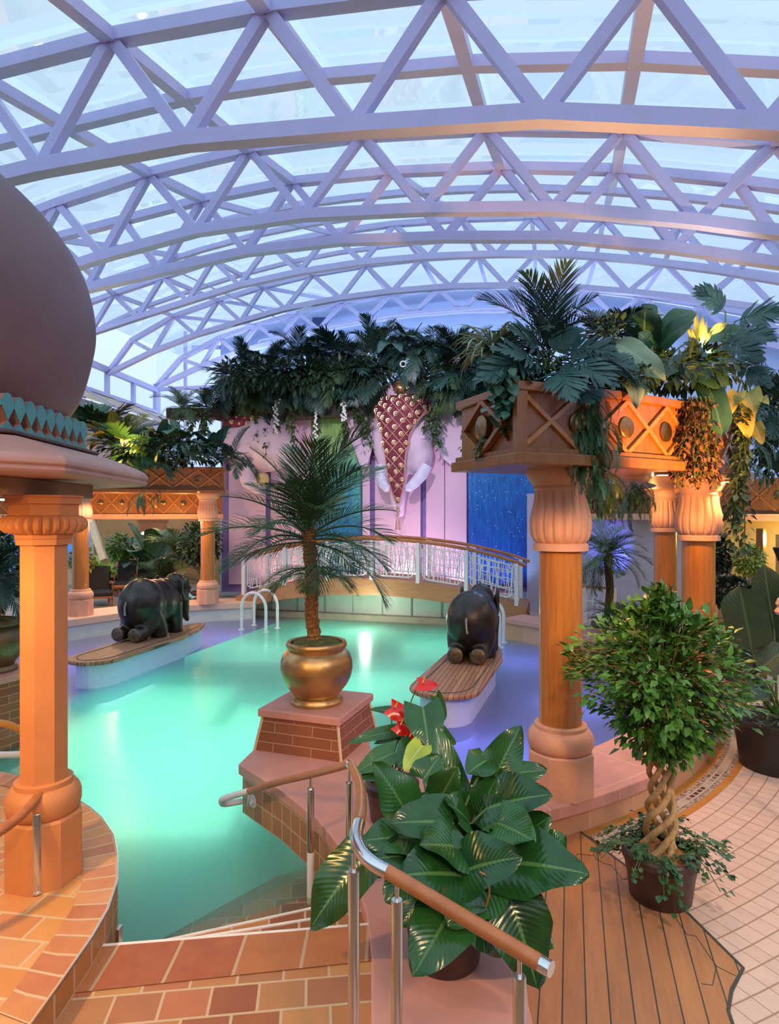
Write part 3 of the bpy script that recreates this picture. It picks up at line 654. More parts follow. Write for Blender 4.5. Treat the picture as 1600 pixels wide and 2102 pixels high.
# ================================================================== planter balconies on the columns
m_disc = plain('engraved_brass_disc', (0.24,0.14,0.06), 0.3, 0.9, var=0.4, scale=14, bump=0.3, bscale=30)
def planter(label, c, r0, r1, a0, a1, z0, h, outer=True, step=4.6, name='planter_box', endcap=True):
    am = (a0+a1)/2
    r = thing(name, label, 'planter', (c[0]+(r0+r1)/2*math.cos(math.radians(am)), c[1]+(r0+r1)/2*math.sin(math.radians(am)), z0), 'wooden planter boxes on columns')
    MB().ring(c, r0-0.09, r1+0.09, a0-0.7, a1+0.7, z0, z0+0.085, 64).build('bottom_trim', m_woodp, r, bev=0.008)
    MB().ring(c, r0-0.05, r1+0.05, a0-0.4, a1+0.4, z0+0.085, z0+0.125, 64).build('bottom_cove', m_woodp, r)
    MB().ring(c, r0, r1, a0, a1, z0+0.12, z0+h-0.06, 64).build('body', m_woodp, r)
    MB().ring(c, r0-0.05, r1+0.05, a0-0.4, a1+0.4, z0+h-0.07, z0+h, 64).build('top_rail', m_woodp, r, bev=0.008)
    lat = MB(); hz = h-0.20; zb = z0+0.125
    def P(rr, a, z): return (c[0]+rr*math.cos(math.radians(a)), c[1]+rr*math.sin(math.radians(a)), z)
    rf = r1 if outer else r0; sg = 1 if outer else -1
    n = int((a1-a0)/step); st = (a1-a0)/n
    for i in range(n):
        b = a0+i*st; nrm = Vector(P(1, b+st/2, 0))-Vector((c[0], c[1], 0)); q = rf+sg*0.012
        for (u, v), (s, w) in (((0,0),(1,1)), ((0,1),(1,0))):
            pts = [P(q, b+st*(u+(s-u)*k/4), zb+hz*(v+(w-v)*k/4)) for k in range(5)]
            lat.beam(pts, 0.035, 0.03, nrm)
        if i > 0:
            cc = Vector(P(rf+sg*0.012, b, zb+hz/2)); nn = Vector(P(1, b, 0))-Vector((c[0], c[1], 0))
            m2 = MB(); ax = nn.normalized()*sg
            m2.tube([cc-ax*0.02, cc+ax*0.004, cc+ax*0.012], [0.085, 0.085, 0.06], 24); m2.build('medallion', m_disc, r)
    lat.build('lattice', m_wood, r)
    
    for i in range(0, n+1, 4):
        b = a0+min(i*st, a1-a0); p = P(rf+sg*0.005, b, zb); q = P(rf+sg*0.005, b, zb+hz+0.02)
        MB().bar(p, q, 0.09, 0.06, Vector(P(1, b, 0))-Vector((c[0], c[1], 0))).build('panel_post', m_woodp, r)
    if endcap:
        e = MB(); b = a0-0.35
        A = [P(r0+(r1-r0)*k, b, 0) for k in (0, 0.5, 1)]; t = (Vector(A[2])-Vector(A[0])).normalized(); nr = Vector((t.y, -t.x, 0))
        def E(k, z): p = P(r0+(r1-r0)*k, b, z); return Vector(p)
        for (u, v), (s, w) in (((0.12,.5),(.47,1)), ((.47,1),(.82,.5)), ((.82,.5),(.47,0)), ((.47,0),(.12,.5))):
            e.bar(E(u, zb+hz*v), E(s, zb+hz*w), 0.035, 0.05, nr)
        e.build('end_lattice', m_woodp, r)
        cc = E(.47, zb+hz/2)
        MB().tube([cc-nr*0.02, cc+nr*0.02, cc+nr*0.03], [0.1, 0.1, 0.07], 24).build('medallion', m_disc, r)
    MB().ring(c, r0+0.04, r1-0.04, a0+0.3, a1-0.3, z0+h-0.05, z0+h-0.01, 48).build('soil', m_soil, r)
    return r
m_woodp = wood('planter_teak', (0.21,0.062,0.014), (0.36,0.125,0.028), (9,9,2.0), 0.4, 0.2)
planter('curved wooden planter balcony on the right columns with diamond lattice and brass discs', PC, 5.38, 6.32, -69.3, 8, 3.055, 0.62)
PL = (-3.1, 9.6)
planter('curved wooden planter balcony on the left columns beside the bridge', PL, 6.55, 7.6, 100, 142, 3.17, 0.66, False, 5.2, endcap=False)
# downlights under the right planter
m_lamp = emit('warm_lamp', (1.0, 0.78, 0.45), 18)
dl = ['first downlight under the right planter, closest to the big column', 'downlight under the right planter above the amber capital', 'downlight under the right planter in the shade between two capitals', 'downlight under the right planter in front of the amber capital']
for i, (r, a) in enumerate(((6.12, -52), (6.05, -41), (5.62, -30), (6.15, -34.5))):
    p = pc(r, a)
    o = thing('downlight', dl[i], 'downlight', (p[0], p[1], 3.05), 'recessed downlights')
    MB().lathe([(0.055,-0.012),(0.075,-0.006),(0.075,0.004)], 20, (p[0], p[1], 3.05)).build('rim', m_brass, o)
    MB().lathe([(0.045,-0.014),(0.052,-0.010)], 20, (p[0], p[1], 3.05)).build('lens', m_lamp, o)
# ================================================================== balcony fascias behind
m_woodk = wood('dark_walnut_panel', (0.13,0.05,0.018), (0.24,0.10,0.03), (6,6,2), 0.4, 0.2)
def fascia(label, pts, z0, h, mat, n, disc=True):
    a, b = Vector(pts[0]), Vector(pts[1]); t = (b-a).normalized(); nr = Vector((t.y, -t.x, 0))
    r = thing('balcony_front', label, 'balcony', ((a+b)/2+Vector((0,0,z0))), 'wooden balcony fronts')
    MB().beam([a+Vector((0,0,z0+0.14+(h-0.14)/2)), b+Vector((0,0,z0+0.14+(h-0.14)/2))], 0.12, h-0.14).build('panel', mat, r)
    MB().beam([a+nr*0.06+Vector((0,0,z0+0.07)), b+nr*0.06+Vector((0,0,z0+0.07))], 0.3, 0.14).build('sill', m_cope2, r)
    lat = MB(); L = (b-a).length/n
    for i in range(n):
        p = a+t*(L*i)+nr*0.07; q = p+t*L
        for u, v in ((0, 1), (1, 0)):
            lat.bar(p+Vector((0,0,z0+0.16+(h-0.18)*u)), q+Vector((0,0,z0+0.16+(h-0.18)*v)), 0.04, 0.04, nr)
        if i and disc:
            cc = p+Vector((0,0,z0+0.16+(h-0.18)/2))
            MB().tube([cc, cc+nr*0.03, cc+nr*0.045], [0.08, 0.08, 0.055], 20).build('medallion', m_disc, r)
    lat.build('lattice', m_wood if mat is not m_woodk else m_woodp, r)
m_cope2 = plain('rose_sill_stone', (0.62,0.33,0.22), 0.6)
fascia('long wooden balcony front behind the left columns, pink stone sill below', [(-10.6, 16.6, 0), (-5.0, 18.9, 0)], 2.50, 0.78, m_woodp, 11)
fascia('dark wooden balcony front at the right rear, behind the hanging ivy', [(4.1, 16.6, 0), (9.6, 10.6, 0)], 2.52, 0.86, m_woodk, 12)

# ================================================================== domed pavilion on the left
pv = (-3.78, 3.98)
A0 = math.radians(28.8)
def octo(R, z): return [(pv[0]+R*math.cos(A0+pi/4*k), pv[1]+R*math.sin(A0+pi/4*k), z) for k in range(8)]
r = thing('domed_pavilion', 'plum onion domed pavilion roof with teal scalloped frieze at the left edge', 'pavilion', (pv[0], pv[1], 2.8))
dome = [(1.30,3.20),(1.45,3.28),(1.56,3.38),(1.66,3.55),(1.735,3.83),(1.755,4.07),(1.69,4.36),(1.53,4.63),(1.27,4.88),(0.95,5.10),(0.6,5.30),(0.3,5.52),(0.08,5.8)]
def smooth_prof(pf, k=4):
    out = []
    for i in range(len(pf)-1):
        p0, p1, p2, p3 = pf[max(i-1,0)], pf[i], pf[i+1], pf[min(i+2,len(pf)-1)]
        for s in range(k):
            t = s/k
            out.append(tuple(0.5*((2*p1[d])+(-p0[d]+p2[d])*t+(2*p0[d]-5*p1[d]+4*p2[d]-p3[d])*t*t+(-p0[d]+3*p1[d]-3*p2[d]+p3[d])*t**3) for d in (0, 1)))
    return out+[pf[-1]]
MB().lathe(smooth_prof(dome), 96, (pv[0], pv[1], 0)).build('dome', m_dome, r)
def octring(prof, name, mat):
    mb = MB(); mb.lathe(prof, 8, (pv[0], pv[1], 0), a0=A0, smooth=False); return mb.build(name, mat, r, bev=0.006)
octring([(1.70,3.14),(1.72,3.16),(1.60,3.18),(1.60,3.30),(1.30,3.31)], 'frieze_base', m_dome2)
# teal scallops with diamond openings
sc = MB(); bd = MB(); n_s2 = 9
def onface(k, u, z, off=0.0):
    a = Vector(octo(1.70+off, z)[k]); b = Vector(octo(1.70+off, z)[(k+1) % 8]); return a+(b-a)*u
for k in (6, 7, 0, 5):
    lo_, hi_, md = 3.165, 3.375, 3.300
    for i in range(n_s2):
        u0, u1 = i/n_s2, (i+1)/n_s2; um = (u0+u1)/2; du = (u1-u0)
        # scallop tooth: from diamond side to rounded top, thickness outward
        out = []
        prof = [(u0+0.10*du, md), (um, lo_+0.045), (u1-0.10*du, md)]
        top = [(u1-0.02*du, md+0.02), (um+0.46*du, hi_-0.045), (um+0.25*du, hi_-0.008), (um, hi_), (um-0.25*du, hi_-0.008), (um-0.46*du, hi_-0.045), (u0+0.02*du, md+0.02)]
        poly = [(u0, md), (um, lo_+0.050), (u1, md)]+top
        fr_ = [onface(k, u, z, 0.0) for u, z in poly]; bk = [onface(k, u, z, -0.006) for u, z in poly]; m_ = len(poly)
        b2 = [onface(k, u, z, -0.09) for u, z in poly]
        bd.add(bk+b2, [tuple(range(2*m_-1, m_-1, -1))]+[(q, m_+q, m_+(q+1) % m_, (q+1) % m_) for q in range(m_)], smooth=False)
        sc.add(fr_+bk, [tuple(range(m_)), tuple(range(2*m_-1, m_-1, -1))]+[(q, m_+q, m_+(q+1) % m_, (q+1) % m_) for q in range(m_)], smooth=False)
        # lower triangles
        poly = [(u0, lo_), (u1, lo_), (u1, lo_+0.02), (u1-0.02*du, md-0.035), (um+0.04*du, lo_+0.02), (um-0.04*du, lo_+0.02), (u0+0.02*du, md-0.035), (u0, lo_+0.02)]
        poly = [(u0, lo_), (um, lo_), (um, lo_+0.052), (u0, lo_+0.008)]
        poly2 = [(um, lo_), (u1, lo_), (u1, lo_+0.008), (um, lo_+0.052)]
        for pp in (poly, poly2):
            fr_ = [onface(k, u, z, 0.0) for u, z in pp]; bk = [onface(k, u, z, -0.006) for u, z in pp]; b2 = [onface(k, u, z, -0.09) for u, z in pp]
            bd.add(bk+b2, [(7,6,5,4),(0,4,5,1),(1,5,6,2),(2,6,7,3),(3,7,4,0)], smooth=False)
            sc.add(fr_+bk, [(0,1,2,3),(7,6,5,4),(0,4,5,1),(1,5,6,2),(2,6,7,3),(3,7,4,0)], smooth=False)
bd.build('frieze_tracery', m_dome2, r)
sc.build('scalloped_frieze', m_teal, r, closed=True)
octring([(1.70,3.13),(1.78,3.135),(1.78,3.155),(1.70,3.165)], 'frieze_band', plain('dark_brown_band', (0.09,0.05,0.04), 0.6))
octring([(1.65,3.14),(1.80,3.12),(1.95,3.075),(2.06,3.03),(2.11,3.005),(2.135,2.98),(2.14,2.955),(2.12,2.94),(2.135,2.925),(2.12,2.905),(2.06,2.895),(1.95,2.90),(1.5,2.90)], 'roof_slab', m_dome2)
octring([(1.35,2.80),(1.74,2.80),(1.74,2.90),(1.35,2.905)], 'ring_beam', plain('brown_ring_beam', (0.30,0.17,0.10), 0.6))
MB().lathe([(1.5, 2.88), (0.02, 2.87)], 8, (pv[0], pv[1], 0), a0=A0, smooth=False).build('soffit', m_stone_o, r)
# pillar of the pavilion
px_, py_ = -2.145, 3.93
r = thing('pavilion_pillar', 'orange octagonal stone pillar carrying the domed pavilion at the left', 'pillar', (px_, py_, 0.45))
def part(nm, prof, n, mat, **k): return MB().lathe(prof, n, (px_, py_, 0), **k).build(nm, mat, r, sharp=30)
ph = 0.12
part('plinth', [(0.225,0.44),(0.225,0.835),(0.215,0.85)], 8, m_stone_o, a0=ph, smooth=False)
part('base_ring', [(0.185,0.845),(0.200,0.86),(0.212,0.90),(0.212,0.955),(0.200,0.99),(0.180,1.015),(0.165,1.02),(0.165,1.05),(0.150,1.055)], 40, m_stone_o)
part('shaft', [(0.140,1.04),(0.140,2.52)], 8, m_stone_o, a0=ph, smooth=False)
part('lower_block', [(0.162,2.50),(0.165,2.50),(0.165,2.535),(0.172,2.54),(0.172,2.575),(0.18,2.58)], 8, m_stone_o, a0=ph, smooth=False)
part('fluted_ring', [(0.18,2.565),(0.215,2.575),(0.243,2.60),(0.250,2.625),(0.243,2.65),(0.222,2.672),(0.195,2.68)], 168, m_stone_o, mod=lambda a, z, j: 1-0.10*abs(math.cos(14*a))**6 if 0 < j < 6 else 1)
part('upper_block', [(0.19,2.675),(0.205,2.68),(0.205,2.745),(0.225,2.75),(0.225,2.785),(0.235,2.79),(0.235,2.802)], 8, m_stone_o, a0=ph, smooth=False)
o = thing('downlight', 'glowing downlight under the pavilion ring beam at the left edge', 'downlight', (-2.72, 4.35, 2.79), 'recessed downlights')
MB().lathe([(0.09,2.785),(0.13,2.79),(0.13,2.80)], 24, (-2.72, 4.35, 0)).build('rim', m_brass, o)
MB().lathe([(0.08,2.780),(0.11,2.784)], 24, (-2.72, 4.35, 0)).build('lens', m_lamp, o)

# ================================================================== pedestals and urns
def quad_ped(base, top, z0, z1, cap, name, label):
    c = (sum(p[0] for p in base)/4, sum(p[1] for p in base)/4, z0)
    r = thing(name, label, 'pedestal', c, 'brick pedestals by the pool steps')
    b = MB(); jn = MB()
    for i in range(4):
        a, d = base[i], base[(i+1) % 4]; ta, td = top[i], top[(i+1) % 4]; L = math.dist(a, d); L2 = math.dist(ta, td)
        b.add([(*a, z0), (*d, z0), (*td, z1), (*ta, z1)], [(0,1,2,3)], [(0,0),(L,0),((L+L2)/2,z1-z0),((L-L2)/2,z1-z0)], smooth=False)
        jn.bar((*a, z0), (*ta, z1), 0.022, 0.022, (0.3,0.2,0))
    b.build('brick_body', m_brick, r); jn.build('corner_edge', bpy.data.materials['pale_grout'], r)
    MB().prism(cap, z1-0.005, z1+0.075).build('cap', m_slab, r, bev=0.012)
    return r
def sqr(cx, cy, s, ang): 
    u = Vector((math.cos(ang), math.sin(ang))); w = Vector((-u.y, u.x))
    return [tuple(Vector((cx, cy))+u*(a*s)+w*(b*s)) for a, b in ((-1,-1),(1,-1),(1,1),(-1,1))]
pang = math.atan2(-0.31, 0.875)
quad_ped(sqr(-0.755, 6.68, 0.478, pang), sqr(-0.755, 6.68, 0.415, pang), 0.29, 0.635, sqr(-0.755, 6.68, 0.455, pang), 'urn_pedestal', 'brown brick pedestal with pink cap under the palm urn by the steps')
quad_ped(sqr(-4.98, 7.95, 0.50, pang-0.1), sqr(-4.98, 7.95, 0.42, pang-0.1), -0.9, 0.635, sqr(-4.98, 7.95, 0.455, pang-0.1), 'urn_pedestal', 'brick pedestal under the dark urn, mostly hidden by the orange pillar')
MB_URN = [(0.02,0.0),(0.272,0.0),(0.275,0.03),(0.262,0.05),(0.258,0.075),(0.235,0.085),(0.26,0.12),(0.318,0.19),(0.360,0.27),(0.378,0.36),(0.372,0.44),(0.345,0.51),(0.31,0.548),(0.292,0.558),(0.302,0.570),(0.316,0.59),(0.318,0.615),(0.306,0.638),(0.285,0.642),(0.272,0.632),(0.268,0.60),(0.02,0.595)]
def urn(parent, c, mat):
    MB().lathe(MB_URN, 64, c).build('urn', mat, parent)
    return c
# ================================================================== remeshed organic bodies
def organic(mb, name, mat, parent, vox, it=6, fac=0.5):
    o = mb.build(name, mat, parent, sharp=180)
    m = o.modifiers.new('skin', 'REMESH'); m.mode = 'VOXEL'; m.voxel_size = vox; m.use_smooth_shade = True
    s = o.modifiers.new('smooth', 'SMOOTH'); s.iterations = it; s.factor = fac
    return o
# ================================================================== elephants on islands
def island(name, tip, base_len, wid, label, ang, zt=0.30):
    u = Vector((math.sin(ang), math.cos(ang), 0)); w = Vector((u.y, -u.x, 0)); T = Vector((*tip, 0))
    def outline(ins):
        pts = []; L = base_len-2*ins; hw = wid/2-ins
        n = 10
        right = []; 
        for i in range(n+1):                         # near rounded tip
            a = -pi/2+pi*i/n; right.append((ins+0.42*(1-math.cos(a)), hw*math.sin(a)))
        far = [(ins+L*0.62, hw*1.0), (ins+L*0.8, hw*0.72), (ins+L*0.92, hw*0.40), (ins+L*0.985, hw*0.14), (ins+L, 0), (ins+L*0.985, -hw*0.14), (ins+L*0.92, -hw*0.40), (ins+L*0.8, -hw*0.72), (ins+L*0.62, -hw)]
        return [tuple((T+u*a+w*b)[:2]) for a, b in right+far]
    r = thing(name, label, 'island', (T.x, T.y, -1.2), 'wood topped islands in the pool')
    MB().prism(outline(0.0), zt-0.065, zt).build('wooden_top', m_isl, r, bev=0.018)
    o = outline(0.13); mb = MB().prism(outline(0.07), zt-0.02, zt+0.004)
    jl = MB().beam([(*p, zt+0.003) for p in o+[o[0]]], 0.012, 0.008); jl.build('plank_joint', bpy.data.materials['dark_caulk'], r)
    b = outline(0.12); mb = MB().strip(b+[b[0]], -1.25, zt-0.05); mb.build('tiled_base', m_isbase, r, closed=False)
    return r
m_isbase = tiles('pale_blue_mosaic', [(0.50,0.55,0.84),(0.55,0.60,0.88)], (0.62,0.66,0.88), 0.03, 0.03, 0.35, 0.003, 'UV', 0, bump=0.1, noise=0.05)
aI = 0.26
island('elephant_island', (-5.0, 10.12), 3.75, 0.90, 'narrow wood topped island carrying the left elephant', aI)
island('elephant_island', (0.62, 8.28), 3.9, 0.98, 'narrow wood topped island carrying the right elephant', 0.33)
def elephant(label, loc, ang, s=1.0):
    r = thing('elephant_statue', label, 'elephant statue', loc, 'dark bronze elephant statues')
    M_ = Matrix.Rotation(-ang, 3, 'Z')
    def P(x, y, z): return tuple(Vector(loc)+M_ @ (Vector((x, y, z))*s))
    mb = MB()
    def blob(c, rr, rot=None): mb.sph(P(*c), tuple(k*s for k in rr), 24, 16, M_)
    blob((0, 0.22, 0.66), (0.375, 0.58, 0.42)); blob((0, -0.08, 0.64), (0.42, 0.46, 0.50)); blob((0, 0.0, 0.40), (0.37, 0.42, 0.32)); blob((0, 0.35, 0.62), (0.39, 0.5, 0.46))
    blob((0, 0.55, 0.70), (0.33, 0.40, 0.38)); blob((0, 0.98, 0.84), (0.25, 0.27, 0.29)); blob((0, 0.92, 0.98), (0.19, 0.20, 0.17))
    for sx in (-1, 1):
        mb.tube([P(sx*0.20, -0.05, 0.50), P(sx*0.20, -0.16, 0.26), P(sx*0.19, -0.30, 0.14), P(sx*0.185, -0.52, 0.135)], [0.22*s, 0.19*s, 0.145*s, 0.13*s], 20)
        mb.tube([P(sx*0.20, 0.60, 0.62), P(sx*0.21, 0.64, 0.32), P(sx*0.21, 0.66, 0.10), P(sx*0.21, 0.67, 0.0)], [0.19*s, 0.155*s, 0.145*s, 0.155*s], 20)
        mb.tube([P(sx*0.21, 0.0, 0.40), P(sx*0.23, 0.12, 0.15), P(sx*0.23, 0.14, 0.0)], [0.21*s, 0.17*s, 0.16*s], 16)
    mb.tube([P(0, 1.13, 0.80), P(0, 1.24, 0.58), P(0, 1.28, 0.36), P(0, 1.30, 0.20), P(0, 1.38, 0.10)], [0.15*s, 0.115*s, 0.09*s, 0.07*s, 0.055*s], 16)
    organic(mb, 'body', m_bronze, r, 0.022*s, 10, 0.6)
    for sx in (-1, 1):
        e = MB(); n = 18; vs = []; fs = []
        rings = ((0.02, 0), (0.5, 0.02), (0.85, 0.03), (1.0, 0.015))
        out = [(0.0, 0.20), (0.10, 0.24), (0.19, 0.20), (0.235, 0.10), (0.23, -0.04), (0.18, -0.17), (0.10, -0.26), (0.02, -0.24), (-0.04, -0.12), (-0.05, 0.05)]
        n = len(out)
        for (k, th) in rings:
            for a, b in out:
                vs.append(P(sx*(0.235+0.02+th+0.05*k), 0.95-(a*k+0.05)*0.95, 0.86+b*k*1.05))
        for j in range(len(rings)-1):
            for k in range(n): fs.append((j*n+k, j*n+(k+1) % n, (j+1)*n+(k+1) % n, (j+1)*n+k))
        fs.append(tuple(range(n)))
        o = e.add(vs, fs).build('ear', m_bronze, r, closed=False)
        so = o.modifiers.new('thick', 'SOLIDIFY'); so.thickness = 0.04*s; so.offset = 0
        su = o.modifiers.new('round', 'SUBSURF'); su.levels = 1; su.render_levels = 2
        # sole of the kneeling hind foot
        c = Vector(P(sx*0.185, -0.525, 0.135)); ax = Vector(P(sx*0.185, -0.60, 0.135))-c; ax.normalize()
        MB().tube([c-ax*0.03, c+ax*0.012, c+ax*0.028, c+ax*0.032], [0.128*s, 0.128*s, 0.10*s, 0.02], 28).build('foot_sole', m_sole, r)
        MB().tube([P(sx*0.13, 1.16, 0.70), P(sx*0.16, 1.30, 0.60), P(sx*0.17, 1.42, 0.60)], [0.04*s, 0.032*s, 0.012*s], 10).build('tusk', m_white, r)
    MB().tube([P(0, -0.50, 0.74), P(0.0, -0.545, 0.66), P(0.01, -0.56, 0.56), P(0.03, -0.575, 0.50)], [0.028*s, 0.022*s, 0.018*s, 0.022*s], 8).build('tail', m_tail, r)
    return r
m_sole = plain('worn_bronze_sole', (0.16,0.12,0.085), 0.4, 0.7, var=0.4, scale=18, bump=0.2, bscale=30)
m_tail = plain('worn_bronze_tail', (0.20,0.19,0.19), 0.35, 0.8)
elephant('dark bronze elephant kneeling on the left pool island, turned away', (-4.70, 12.15, 0.30), 0.30, 1.0)
elephant('dark bronze elephant kneeling on the right pool island, seen from behind', (1.36, 10.45, 0.30), 0.30, 0.98)

# ================================================================== footbridge
m_woodb = wood('bridge_beam_teak', (0.36,0.15,0.07), (0.52,0.25,0.12), (2,2,12), 0.5, 0.1)
m_white2 = plain('white_painted_steel', (0.74,0.70,0.74), 0.45, var=0.03)
bl = Vector((-4.15, 17.15, 0)); br = Vector((3.25, 15.03, 0)); bt = (br-bl).normalized(); bn = Vector((bt.y, -bt.x, 0))*1.0
BL = (br-bl).length
def bz(k): return 0.40+0.60*(1-(2*k-1)**2)**0.9 if 0 <= k <= 1 else 0.40
def bp(k, z=0, off=0): p = bl+bt*(BL*k)+bn*off; return Vector((p.x, p.y, bz(k)+z))
r = thing('footbridge', 'arched wooden footbridge across the back of the pool with white lattice railings', 'bridge', bl+bt*BL/2)
n = 36; ks = [i/n for i in range(n+1)]
vs = []; fs = []
for k in ks:
    for off, z in ((0.0, 0.0), (-1.35, 0.0), (-1.35, -0.10), (0.0, -0.10)): vs.append(bp(k, z, off))
for i in range(n):
    for j in range(4): fs.append((4*i+j, 4*i+(j+1) % 4, 4*i+4+(j+1) % 4, 4*i+4+j))
MB().add(vs, fs, smooth=False).build('deck', m_isl, r)
def fas(k): return -0.36-0.05*math.sin(pi*k)
for off in (0.0, -1.35):
    vs = []; fs = []
    for k in ks:
        for o2, z in ((0.03, 0.02), (-0.03, 0.02), (-0.03, fas(k)), (0.03, fas(k))): vs.append(bp(k, z, off+o2))
    for i in range(n):
        for j in range(4): fs.append((4*i+j, 4*i+(j+1) % 4, 4*i+4+(j+1) % 4, 4*i+4+j))
    fs += [(0,1,2,3), (4*n+3,4*n+2,4*n+1,4*n)]
    MB().add(vs, fs, smooth=False).build('arched_beam', m_woodb, r)
    MB().tube([bp(k, 1.02, off) for k in ks], 0.045, 10).build('handrail', m_rail, r)
    npost = 6; kp = [0.03+0.94*i/npost for i in range(npost+1)]
    for k in kp:
        MB().bar(bp(k, -0.02, off), bp(k, 0.99, off), 0.12, 0.09, bt).build('post', m_white2, r)
    for a, b in zip(kp, kp[1:]):
        pan = MB(); d = b-a; rr = random.Random(int(a*1000))
        def Q(u, v): k = a+d*(0.09+0.82*u); return bp(k, 0.10+0.80*v, off)
        def rod(pts, w=0.011): pan.tube([Q(*p) for p in pts], w, 5)
        c = 0.12
        rod([(c,0),(1-c,0),(1,c),(1,1-c),(1-c,1),(c,1),(0,1-c),(0,c),(c,0)], 0.017)
        for v in (0.30, 0.56, 0.80):
            rod([(u/8, v+rr.uniform(-0.035, 0.035)) for u in range(9)])
        nz = 9
        for q in range(nz):
            u0 = (q+0.5)/nz+rr.uniform(-.03, .03)
            dirn = 1 if q % 2 else -1
            u1 = min(0.97, max(0.03, u0+dirn*rr.uniform(0.08, 0.15)))
            um = (u0+u1)/2
            rod([(u0, 0.0), (um+rr.uniform(-.02, .02), 0.5), (u1, 1.0)])
        for q in range(5):
            u0 = (q+0.5)/5+rr.uniform(-.05, .05); rod([(u0, 0.02), (u0+rr.uniform(-.04, .04), 0.5), (u0+rr.uniform(-.06, .06), 0.98)])
        pan.build('railing_panel', m_white2, r)
# ================================================================== mural wall with relief elephants
Y0 = 18.7
def MU(px, py, off=0.0): return onw(px, py, Y0-off)
def wpanel(px0, px1, py0, py1, off, th=0.08):
    mb = MB(); vs = []
    for o in (off, off-th):
        vs += [MU(px0, py0, o), MU(px1, py0, o), MU(px1, py1, o), MU(px0, py1, o)]
    return mb.add(vs, [(0,1,2,3),(7,6,5,4),(0,4,5,1),(1,5,6,2),(2,6,7,3),(3,7,4,0)], smooth=False)
m_pink = plain('pink_plaster', (0.66,0.46,0.60), 0.75, var=0.05, scale=1.2, bump=0.05, bscale=10)
struct('wall_mural', wpanel(455, 1330, 800, 1215, 0.0, 0.25), plain('violet_gap_shade', (0.22,0.16,0.42), 0.8), 'mural wall behind the footbridge')  # violet shade of the panel gaps is put into the wall colour
for i, (a, b, l) in enumerate(((470, 546, 'pink mural panel at the far left behind the palm'), (556, 640, 'pink mural panel left of the green mosaic'), (744, 760, 'narrow pink mural panel right of the green mosaic'), (770, 864, 'wide pink mural panel below the elephant trunk'), (875, 913, 'pink mural panel below the right tusk'), (914, 959, 'pink mural panel beside the blue mosaic'))):
    struct('wall_panel', wpanel(a, b, 812, 1200, 0.12, 0.12), m_pink, l, bev=0.02)
def streak(name, stops, top, bot):
    n = N(name); v = n.coord('Object', (6, 6, 0.35))
    f = n.noise(v, 2.2, 6, 0.7)
    g = n.n('ShaderNodeSeparateXYZ'); tc = n.n('ShaderNodeTexCoord'); n.l(tc.outputs['Object'], g.inputs[0])
    mr = n.n('ShaderNodeMapRange'); mr.inputs[1].default_value = bot; mr.inputs[2].default_value = top; n.l(g.outputs['Z'], mr.inputs[0])
    ad = n.n('ShaderNodeMath', operation='MULTIPLY_ADD'); n.l(f, ad.inputs[0]); ad.inputs[1].default_value = 0.9; 
    sb = n.n('ShaderNodeMath', operation='SUBTRACT'); n.l(mr.outputs[0], sb.inputs[0]); sb.inputs[1].default_value = 0.45; n.l(sb.outputs[0], ad.inputs[2])
    col = n.ramp(ad.outputs[0], stops)
    f2 = n.noise(n.coord('Object', (14, 14, 1.2)), 3.0, 5, 0.7)
    col = n.mix(0.6, col, n.ramp(f2, [(0.35, (0.15,0.15,0.2)), (0.65, (1.3,1.3,1.3))]), 'MULTIPLY')
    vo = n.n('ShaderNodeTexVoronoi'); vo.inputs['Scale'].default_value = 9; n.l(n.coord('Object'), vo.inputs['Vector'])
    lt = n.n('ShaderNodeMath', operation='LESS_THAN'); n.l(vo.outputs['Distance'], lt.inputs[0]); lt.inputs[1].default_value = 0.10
    col = n.mix(lt.outputs[0], col, (0.8, 0.9, 1.0))  # sparkle painted into the mosaic colour as white dots
    return n.fin(col, 0.3)
m_green = streak('green_blue_mosaic', [(0.0,(0.02,0.10,0.38)),(0.35,(0.03,0.22,0.42)),(0.6,(0.08,0.42,0.36)),(0.85,(0.30,0.58,0.16))], 5.3, 0)
m_bluem = streak('deep_blue_mosaic', [(0.0,(0.01,0.06,0.34)),(0.45,(0.02,0.16,0.58)),(0.9,(0.05,0.30,0.70))], 5.0, 0)
tag(wpanel(641, 741, 812, 1200, 0.16, 0.16).build('mosaic_panel', m_green), 'green to blue streaked glass mosaic panel left of the mural elephant', 'mosaic panel', 'waterfall mosaics of the mural')
tag(wpanel(962, 1098, 812, 1200, 0.16, 0.16).build('mosaic_panel', m_bluem), 'deep blue glittering mosaic panel right of the mural elephant', 'mosaic panel', 'waterfall mosaics of the mural')
struct('wall_panel', wpanel(1102, 1335, 830, 1215, 0.2, 0.2), plain('lavender_panel', (0.40,0.38,0.56), 0.8, var=0.05), 'lavender wall behind the big right column')
S = Y0/F
def relief(label, name, cx, cy, blobs, tubes, base):
    r = thing(name, label, 'elephant relief', base, 'relief elephants of the mural')
    return r
m_ele = plain('pale_pink_relief', (0.70,0.56,0.72), 0.7, var=0.05, scale=1.5, bump=0.04, bscale=8)
base = MU(825, 1060, 0.2)
r = thing('elephant_relief', 'pale pink elephant head relief with maroon studded cloth in the middle of the mural', 'elephant relief', base, 'relief elephants of the mural')
WR = Matrix.Rotation(HEAD, 3, 'Z')
mb = MB()
mb.sph(MU(828, 862, 0.35), (0.80, 0.70, 0.95), 28, 20, WR); mb.sph(MU(862, 900, 0.40), (0.36, 0.50, 0.85), 24, 18, WR @ Matrix.Rotation(0.22, 3, 'Y')); mb.sph(MU(786, 900, 0.40), (0.30, 0.46, 0.80), 24, 18, WR @ Matrix.Rotation(-0.05, 3, 'Y'))
